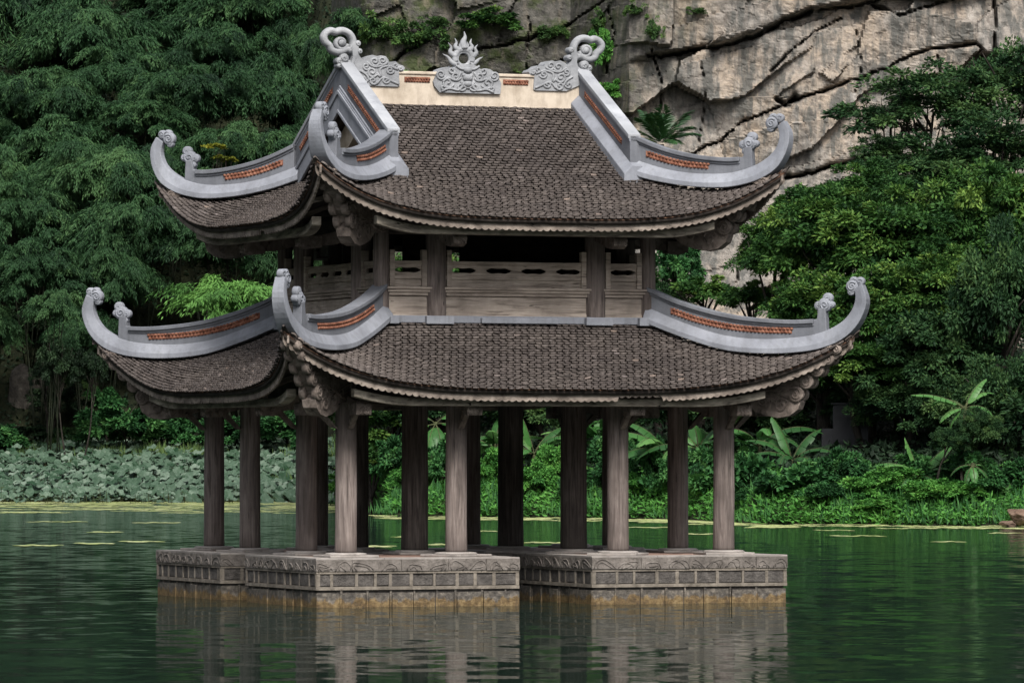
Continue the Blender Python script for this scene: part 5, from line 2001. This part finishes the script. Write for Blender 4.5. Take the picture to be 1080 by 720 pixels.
# ---- banana plants
def banana_leaf(length, width, seed, droop, elev=62):
    """blade along +X rising from the origin, arching over; torn into strips along the side veins"""
    r = random.Random(seed)
    mb = MB()
    n = 22
    V, F = [], []
    tint = []
    z, x, ang = 0.0, 0.0, 0.0
    pts = []
    for i in range(n + 1):
        t = i / n
        a = math.radians(elev) - droop * t ** 1.1
        pts.append((x, z, a))
        x += math.cos(a) * length / n; z += math.sin(a) * length / n
    half = lambda t: width * 0.5 * max(0.0, math.sin(math.pi * min(1.0, max(0.0, (t - 0.14) / 0.86)) ** 0.75)) ** 0.55
    # stalk and midrib
    mb.tube([(p[0], 0, p[1]) for p in pts], [0.03 * (1 - 0.85 * i / n) for i in range(n + 1)], 5, 1)
    for side in (-1, 1):
        i = 3
        while i < n:
            k = min(n - i, r.choice([2, 3, 3, 4, 5]))
            sag = r.uniform(0.0, 0.30)
            rows = []
            for q in range(i, i + k + 1):
                t = q / n
                w = half(t)
                px_, pz_, a = pts[q]
                row = []
                for s in (0.0, 0.5, 1.0):
                    up = 0.32 * w * s - (0.55 + sag) * w * s * s
                    row.append((px_ + 0.18 * w * s - math.sin(a) * up * 1.0 + (0.012 if q == i else -0.012 if q == i + k else 0), side * w * s * 0.92, pz_ + math.cos(a) * up))
                rows.append(row)
            o = len(mb.v)
            vs = [p for row in rows for p in row]
            fs = []
            for u in range(len(rows) - 1):
                for s in range(2):
                    a0 = u * 3 + s
                    fs.append((a0, a0 + 1, a0 + 4, a0 + 3))
            mb.add(vs, fs, 0, True)
            i += k
    return mb


def banana(px, d, leaves, label, hgt=1.0, size=1.5, seed=1, z=None, tone=0.0):
    """leaves: list of (bearing deg, droop rad, scale)"""
    x = CAM.x + (px - 540) * d / FPX
    y = CAM.y + d
    g = gz(x, y) if z is None else z
    t = empty("banana_plant", (x, y, g))
    tag(t, label, "banana plant", "banana plants on the far bank")
    r = random.Random(seed)
    mb = MB()
    mb.tube([(0, 0, -0.2), (0.02, 0, hgt * 0.4), (0.05, 0.02, hgt * 0.8), (0.06, 0.02, hgt + 0.05)], [0.10, 0.09, 0.075, 0.05], 10)
    mb.build("stem", M['stem'], t, fix=False)
    for i, (b, dr, sc, el) in enumerate(leaves):
        lb = banana_leaf(size * sc, size * sc * r.uniform(0.27, 0.33), seed * 31 + i, dr, el)
        o = lb.build("leaf", [L['banana'], M['stem']], t, fix=False)
        a = o.data.attributes.new("tint", 'FLOAT', 'POINT')
        a.data.foreach_set("value", np.clip(r.uniform(0.15, 0.75) + tone + np.random.default_rng(seed * 7 + i).normal(0, 0.04, len(o.data.vertices)), 0, 1).astype(np.float32))
        o.location = (0.05, 0.02, hgt - 0.05)
        o.rotation_euler = (r.uniform(-0.1, 0.1), 0, math.radians(b))
    return t


def std(seed, n=7):
    q = random.Random(seed)
    return [(360 / n * i + q.uniform(-28, 28), q.uniform(0.9, 2.0), q.uniform(0.6, 1.1), q.uniform(25, 80)) for i in range(n)]


banana(1016, 176.5, [(186, 0.75, 1.0, 33), (212, 1.2, 0.62, 5), (25, 1.4, 0.7, 60), (38, 0.8, 0.75, 66), (338, 1.6, 0.6, 25), (158, 1.6, 0.7, 45), (196, 1.2, 0.55, -25), (346, 1.2, 0.6, -20)], "tall banana plant on the right bank with one long leaf reaching left", 2.75, 1.95, 3)
banana(1024, 174.5, [(190, 1.4, 0.8, 10), (330, 1.2, 0.85, -15), (270, 1.2, 0.8, -20), (30, 1.5, 0.6, 20), (240, 1.0, 0.8, -30)], "half withered banana plant with hanging leaves beside the tall one", 1.25, 1.15, 4)
banana(968, 176.6, [(165, 0.25, 0.78, 76), (20, 0.75, 0.95, 62), (190, 1.35, 0.95, 48), (12, 1.3, 0.8, 60), (235, 1.5, 0.7, 25), (300, 1.3, 0.6, 20), (100, 0.8, 0.8, 60), (215, 1.2, 0.9, 45), (340, 1.5, 0.8, 45)], "short banana plant with one upright pale leaf on the right bank", 0.55, 1.9, 5)
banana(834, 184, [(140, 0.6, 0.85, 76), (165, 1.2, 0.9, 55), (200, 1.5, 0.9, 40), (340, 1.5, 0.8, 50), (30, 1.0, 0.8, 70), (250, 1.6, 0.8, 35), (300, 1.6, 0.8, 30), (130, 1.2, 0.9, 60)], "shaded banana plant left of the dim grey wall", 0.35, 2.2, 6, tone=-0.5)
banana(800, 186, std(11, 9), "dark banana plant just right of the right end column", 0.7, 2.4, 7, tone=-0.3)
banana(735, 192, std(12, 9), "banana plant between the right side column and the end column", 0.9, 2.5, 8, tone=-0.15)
banana(700, 193, [(196, 1.2, 1.1, 42), (215, 1.0, 1.0, 15), (170, 1.0, 0.8, 60), (20, 1.3, 0.9, 50), (330, 1.5, 0.9, 30), (280, 1.5, 0.8, 20), (240, 1.4, 0.9, 40)], "banana plant with a broad leaf drooping left, left of the side column", 1.4, 2.5, 9)
banana(562, 200, [(165, 0.35, 0.9, 78), (12, 1.2, 1.0, 50), (175, 1.5, 0.9, 40), (345, 1.6, 0.9, 60), (200, 1.4, 0.7, 15), (300, 1.6, 0.9, 30), (240, 1.6, 0.8, 30), (30, 1.0, 0.8, 65)], "banana plant with one upright leaf in the middle bay", 1.1, 2.2, 10)
banana(604, 201, std(14, 9), "banana plant behind the third inner column", 1.0, 2.4, 11)
banana(520, 202, std(15, 8), "banana plant right of the second front column", 1.2, 2.4, 12)
banana(458, 204, [(200, 1.4, 0.9, -5), (285, 1.2, 0.9, -20), (165, 1.3, 0.8, 45), (25, 1.3, 1.0, 45), (250, 1.0, 0.9, -25), (330, 1.4, 0.9, 10)], "banana plant with leaves hanging straight down, left of the second front column", 2.1, 2.1, 13)
banana(640, 200, std(17, 9), "banana plant left of the third front column", 0.9, 2.3, 14)


# ---- palm over the upper right roof
def palm(px, py, d, label):
    c = at(px, py, d)
    g = gz(c.x, c.y)
    g = min(g, c.z - 1.0)
    t = empty("palm", (c.x, c.y, g))
    tag(t, label, "palm")
    hgt = c.z - g
    mb = MB()
    mb.tube([(0, 0, -0.2), (0.1, 0, hgt * 0.4), (0.05, 0, hgt * 0.8), (0, 0, hgt)], [0.13, 0.10, 0.09, 0.10], 10)
    mb.build("trunk", M['bark'], t, fix=False)
    r = np.random.default_rng(9)
    for i in range(17):
        b = 2 * math.pi * i / 17 + r.uniform(-0.2, 0.2)
        el = r.uniform(0.35, 1.35)
        ln = r.uniform(1.35, 1.9)
        dr = r.uniform(0.5, 1.1)
        pts, x, z = [], 0.0, 0.0
        n = 26
        for k in range(n + 1):
            a = el - dr * (k / n) ** 1.4
            pts.append((x, z, a)); x += math.cos(a) * ln / n; z += math.sin(a) * ln / n
        P, D, Nn, Lw, W = [], [], [], [], []
        for k in range(3, n):
            for s in (-1, 1):
                for rep in range(2):
                    px_, pz_, a = pts[k]
                    P.append((px_, 0, pz_)); D.append((math.cos(a) * 0.75, s * 0.7, math.sin(a) * 0.75 - 0.12)); Nn.append((-math.sin(a), 0.25 * s, math.cos(a)))
                    Lw.append(0.62 * math.sin(math.pi * (0.12 + 0.8 * k / n)) * r.uniform(0.85, 1.1)); W.append(0.055)
        V, Q, ti = leaf_arrays(np.array(P), np.array(D) + r.normal(0, 0.06, (len(P), 3)), np.array(Nn), np.array(Lw), np.array(W), np.clip(r.normal(0.85 if i in (4, 9) else 0.38, 0.1, len(P)), 0, 1), droop=0.15)
        o = link("frond", np_mesh("frond", V, Q, L['palm'], tint=ti), t, (0, 0, hgt), rz=b)


palm(698, 152, 207, "dark green feather palm above the right slope of the upper roof")

# dim wall of a hut in the shade
w0 = at(897, 452, 187.5)
mb = MB()
mb.box((0, 0, 0.55), (1.25, 0.16, 2.6))
mb.box((-0.82, -0.02, 0.25), (0.42, 0.14, 1.5))
mb.box((0, -0.02, 1.88), (1.4, 0.24, 0.07))
o = mb.build("hut_wall", M['grey_wall'], loc=(w0.x, w0.y, gz(w0.x, w0.y) - 0.1), bevel=0.015)
tag(o, "dim grey rendered wall standing in deep shade on the right bank", "wall")


# ---- lotus bed on the left
def lotus_leaf_mesh(seed, rad, hgt, tiltx, tilty):
    r = random.Random(seed)
    mb = MB()
    n = 18
    cv = [(0, 0, hgt)]
    V = [(0, 0, hgt - 0.02)]
    rings = [(0.35, 0.03), (0.7, 0.05), (1.0, 0.06)]
    ph = r.uniform(0, 6.28)
    for f, up in rings:
        for k in range(n):
            a = 2 * math.pi * k / n
            rr = rad * f * (1 + 0.05 * math.sin(3 * a + ph) * f)
            x, y = rr * math.cos(a), rr * math.sin(a)
            z = hgt + up * rad / 0.3 + 0.05 * rad / 0.3 * math.sin(4 * a + ph) * f * f + x * tiltx + y * tilty
            V.append((x, y, z))
    F = [(0, 1 + k, 1 + (k + 1) % n) for k in range(n)]
    for q in range(2):
        for k in range(n):
            a, b = 1 + q * n + k, 1 + q * n + (k + 1) % n
            F.append((a, a + n, b + n, b))
    mb.add(V, F, 0, True)
    mb.tube([(0.04, 0.02, -0.5), (0.02, 0, hgt * 0.5), (0, 0, hgt - 0.02)], [0.012, 0.011, 0.010], 5, 1)
    return mb


LOT = []
for i in range(15):
    r = random.Random(i * 7 + 1)
    b = lotus_leaf_mesh(i, r.uniform(0.18, 0.27), r.uniform(0.12, 0.7), r.uniform(-0.3, 0.3), r.uniform(0.02, 0.32) if i % 3 else r.uniform(0.4, 0.85))
    o = b.build("lotus_leaf", [L['lotus'], M['stem']], fix=False)
    a = o.data.attributes.new("tint", 'FLOAT', 'POINT')
    co = np.array([v.co[:] for v in o.data.vertices])
    rr_ = np.hypot(co[:, 0], co[:, 1])
    a.data.foreach_set("value", np.clip(r.uniform(0.3, 0.75) + 0.25 * (rr_ < 0.05) + np.random.default_rng(i).normal(0, 0.05, len(co)), 0, 1).astype(np.float32))
    LOT.append(o.data)
    bpy.data.objects.remove(o)

r = np.random.default_rng(31)
spots = []
n_try = 0
while len(spots) < 5600 and n_try < 60000:
    n_try += 1
    px = r.uniform(-60, 352)
    t = -1.0 + 23.0 * r.random() if r.random() > 0.05 else -9.0 * r.random() ** 1.5
    d = float(shore_d(px)) + t
    spots.append((px, d, t))
spots.sort(key=lambda q: q[1])
IND = 300
seen = [q for q in spots if 0 < q[0] < 345]
front = seen[:IND]
fs = set(front)
rest = [q for q in spots if q not in fs]
for i, (px, d, t) in enumerate(front):
    x = CAM.x + (px - 540) * d / FPX
    y = CAM.y + d
    o = link("lotus_leaf", LOT[i % len(LOT)], None, (x, y, max(0.0, gz(x, y)) - 0.02 - (random.uniform(0.0, 0.15) if t < -0.5 else 0.0)), rz=random.uniform(-0.9, 0.9), scale=random.uniform(0.65, 1.25))
    tag(o, "blue-green lotus leaf on its stalk at the water's edge of the lotus bed", "lotus leaf", "lotus leaves at the front of the bed")
Vs, Qs, Ts, off = [], [], [], 0
VT, FT = [], []
big = MB(); tints = []
for i, (px, d, t) in enumerate(rest):
    x = CAM.x + (px - 540) * d / FPX
    y = CAM.y + d
    z = max(0.0, gz(x, y)) - 0.02
    me = LOT[r.integers(0, len(LOT))]
    a = r.uniform(-0.9, 0.9); sc = r.uniform(0.6, 1.35)
    c_, s_ = math.cos(a) * sc, math.sin(a) * sc
    o0 = len(big.v)
    big.v.extend([(x + c_ * v.co.x - s_ * v.co.y, y + s_ * v.co.x + c_ * v.co.y, z + sc * v.co.z) for v in me.vertices])
    for p in me.polygons:
        big.f.append([o0 + k for k in p.vertices]); big.mi.append(p.material_index); big.sm.append(True)
    dt = r.normal(0, 0.2)
    tints.extend([max(0, min(1, e.value + dt)) for e in me.attributes["tint"].data])
o = big.build("lotus_bed", [L['lotus'], M['stem']], fix=False)
a = o.data.attributes.new("tint", 'FLOAT', 'POINT'); a.data.foreach_set("value", np.array(tints, dtype=np.float32))
tag(o, "dense bed of blue-green lotus leaves below the bamboo hillside", None, None, "stuff")

# weeds and rushes among the lotus
def blades(name, label, spots_, hgt, mat, n_each, seed, kind="stuff"):
    r = np.random.default_rng(seed)
    P, D, Nn, Lw, W, T = [], [], [], [], [], []
    for px, t, sp, hh in spots_:
        d = float(shore_d(px)) + t
        x = CAM.x + (px - 540) * d / FPX
        n = n_each
        xx = x + r.normal(0, sp, n); dd = d + r.normal(0, sp, n)
        z = np.maximum(ground_z(xx, dd), 0)
        P.append(np.stack([xx, dd + CAM.y, z + r.uniform(0, 0.25, n) * hh], -1))
        q = np.stack([r.normal(0, 0.22, n), r.normal(0, 0.22, n), np.ones(n)], -1)
        D.append(q); Nn.append(unit(r, n) * 0.5 + np.array([0, -1, 0.2])); Lw.append(hh * r.uniform(0.5, 1.0, n)); W.append(r.uniform(0.03, 0.06, n)); T.append(np.clip(r.normal(0.5, 0.2, n), 0, 1))
    V, Q, ti = leaf_arrays(*map(np.concatenate, (P, D, Nn, Lw, W, T)), fold=0.1)
    o = link(name, np_mesh(name, V, Q, mat, tint=ti))
    tag(o, label, None, None, kind)


blades("rushes", "yellow-green rushes standing between the lotus leaves",
       [(165, 17, 0.35, 1.1), (145, 17, 0.4, 0.8), (182, 16, 0.3, 0.9), (205, 17, 0.25, 1.0), (192, 18, 0.3, 0.8), (100, 17, 0.5, 0.9), (120, 18, 0.6, 0.9), (60, 18, 0.8, 0.8), (20, 18, 0.8, 0.9),
        (270, 8, 0.6, 0.6), (290, 6, 0.6, 0.6), (310, 8, 0.6, 0.6), (40, 19, 0.8, 0.8), (225, 17, 0.5, 0.8), (330, 10, 0.6, 0.9), (345, 12, 0.5, 1.0), (320, 16, 0.6, 1.0), (85, 14, 0.5, 0.5)], 1.0, L['reed'], 150, 5)
r = np.random.default_rng(6)
blades("bank_grass", "pale grass blades along the foot of the far bank",
       [(float(px), float(r.uniform(0.0, 1.6)), 0.35, float(r.uniform(0.25, 0.7))) for px in np.arange(356, 1120, 3.0) if fbm(np.array([px / 30.0]), np.array([0.5]), 8, 2)[0] > 0.5], 0.5, L['shore'], 22, 15)

# pink lotus flowers
def lotus_flower(px, py, d, label):
    p = at(px, py, d)
    t = empty("lotus_flower", (p.x, p.y, max(0.0, gz(p.x, p.y))))
    tag(t, label, "flower")
    h = p.z - t.location.z
    mb = MB(); mb.tube([(0, 0, -0.3), (0.01, 0, h * 0.5), (0, 0, h)], 0.010, 5); mb.build("stalk", M['stem'], t, fix=False)
    P, D, Nn = [], [], []
    for ring, (n, up) in enumerate(((7, 0.7), (6, 1.6))):
        for k in range(n):
            a = 2 * math.pi * (k + 0.5 * ring) / n
            P.append((0, 0, h)); D.append((math.cos(a), math.sin(a), up)); Nn.append((-math.cos(a) * up, -math.sin(a) * up, 1))
    n = len(P)
    V, Q, ti = leaf_arrays(np.array(P, float), np.array(D, float), np.array(Nn, float), np.full(n, 0.16), np.full(n, 0.09), np.linspace(0.3, 0.8, n), fold=-0.25)
    link("petals", np_mesh("petals", V, Q, L['petal'], tint=ti), t)


lotus_flower(163, 523, 258.4, "pink lotus flower at the water's edge left of the far left column")
lotus_flower(103, 505, 263.0, "pink lotus bud deeper among the leaves, under the lower left roof")
lotus_flower(17, 527, 258.2, "small pink lotus bud near the left edge of the picture")
lotus_flower(246, 525, 258.2, "pink lotus bud between the two far left columns")

# ---- duckweed and little pads floating on the far water
def duckweed():
    r = np.random.default_rng(21)
    P, rad, T = [], [], []
    def streak(px, d, lpx, wd, n, t0=0.5):
        a = r.uniform(-1, 1, n); b = r.normal(0, 0.33, n)
        taper = np.sqrt(np.maximum(0, 1 - a * a))
        q = px + a * lpx
        dd = d + b * wd * (0.3 + taper) + 0.5 * np.sin(a * 5 + px) + 0.4 * np.sin(a * 11 + 2 * px)
        x = CAM.x + (q - 540) * dd / FPX
        P.append(np.stack([x, dd + CAM.y, np.full(n, 0.006) + r.uniform(0, 0.006, n)], -1)); rad.append(r.uniform(0.06, 0.17, n)); T.append(np.clip(r.normal(t0, 0.2, n), 0, 1))
    for px in np.arange(-80, 385, 12):                     # broad belt before the lotus
        for dd0, wdd, nn in ((259, 3.0, 170), (254, 3.0, 170), (249, 3.0, 170), (243, 3.0, 160), (237, 3.0, 140), (230, 3.0, 110), (223, 2.4, 70)):
            if r.random() < (0.85 if dd0 > 245 else 0.6 if dd0 > 232 else 0.4):
                streak(px + r.uniform(-8, 8), dd0 + r.uniform(-2, 2), r.uniform(12, 34), wdd * r.uniform(0.4, 1.0), int(nn * r.uniform(0.5, 1.1)), 0.5 + 0.2 * r.random())
    for px in np.arange(-80, 385, 22):
        for k in range(3):
            if r.random() < 0.6:
                streak(px + r.uniform(-10, 10), r.uniform(208, 234), 30, 1.0, 110, 0.6)
    for px in np.arange(372, 830, 12):                     # behind the columns
        streak(px + r.uniform(-9, 9), float(shore_d(px)) - r.uniform(0.5, 9.0), r.uniform(10, 28), r.uniform(0.6, 2.4), 150, 0.62)
    for px in np.arange(400, 760, 24):
        streak(px + r.uniform(-8, 8), float(shore_d(px)) - r.uniform(5, 10), 20, 1.3, 120, 0.65)
    for px in np.arange(690, 1140, 14):                    # right bank
        streak(px + r.uniform(-9, 9), float(shore_d(px)) - r.uniform(0.2, 7.0), r.uniform(8, 30), r.uniform(0.4, 1.4), 100, 0.6)
    for px, py, l, w, n in ((40, 575, 22, 0.6, 120), (100, 573, 18, 0.6, 110), (150, 571, 20, 0.5, 100), (110, 561, 16, 0.5, 80), (60, 550, 30, 0.8, 120), (165, 551, 24, 0.8, 120), (398, 576, 16, 0.5, 90), (468, 574, 14, 0.5, 70),
                            (575, 572, 30, 0.6, 140), (430, 566, 14, 0.4, 50), (740, 563, 18, 0.5, 90), (815, 556, 26, 0.6, 140), (905, 565, 26, 0.4, 120), (955, 557, 30, 0.5, 160), (1020, 556, 26, 0.4, 120), (1000, 571, 16, 0.3, 60), (1060, 562, 14, 0.3, 60), (880, 559, 20, 0.4, 90), (510, 560, 20, 0.6, 90), (690, 556, 26, 0.7, 140)):
        d = CAM.z * FPX / (py - HORIZON)
        streak(px, d, l, w, n, 0.6)
    P = np.concatenate(P); rad = np.concatenate(rad); T = np.concatenate(T)
    n = len(P)
    an = np.arange(6) * np.pi / 3
    ring = np.stack([np.cos(an), np.sin(an), np.zeros(6)], -1)
    V = (P[:, None] + ring[None] * rad[:, None, None]).reshape(-1, 3)
    Q = np.arange(n * 6).reshape(n, 6)
    o = link("duckweed", np_mesh("duckweed", V, Q, L['weed'], tint=np.repeat(T, 6)))
    tag(o, "yellow-green duckweed drifting in streaks on the far water", None, None, "stuff")


duckweed()
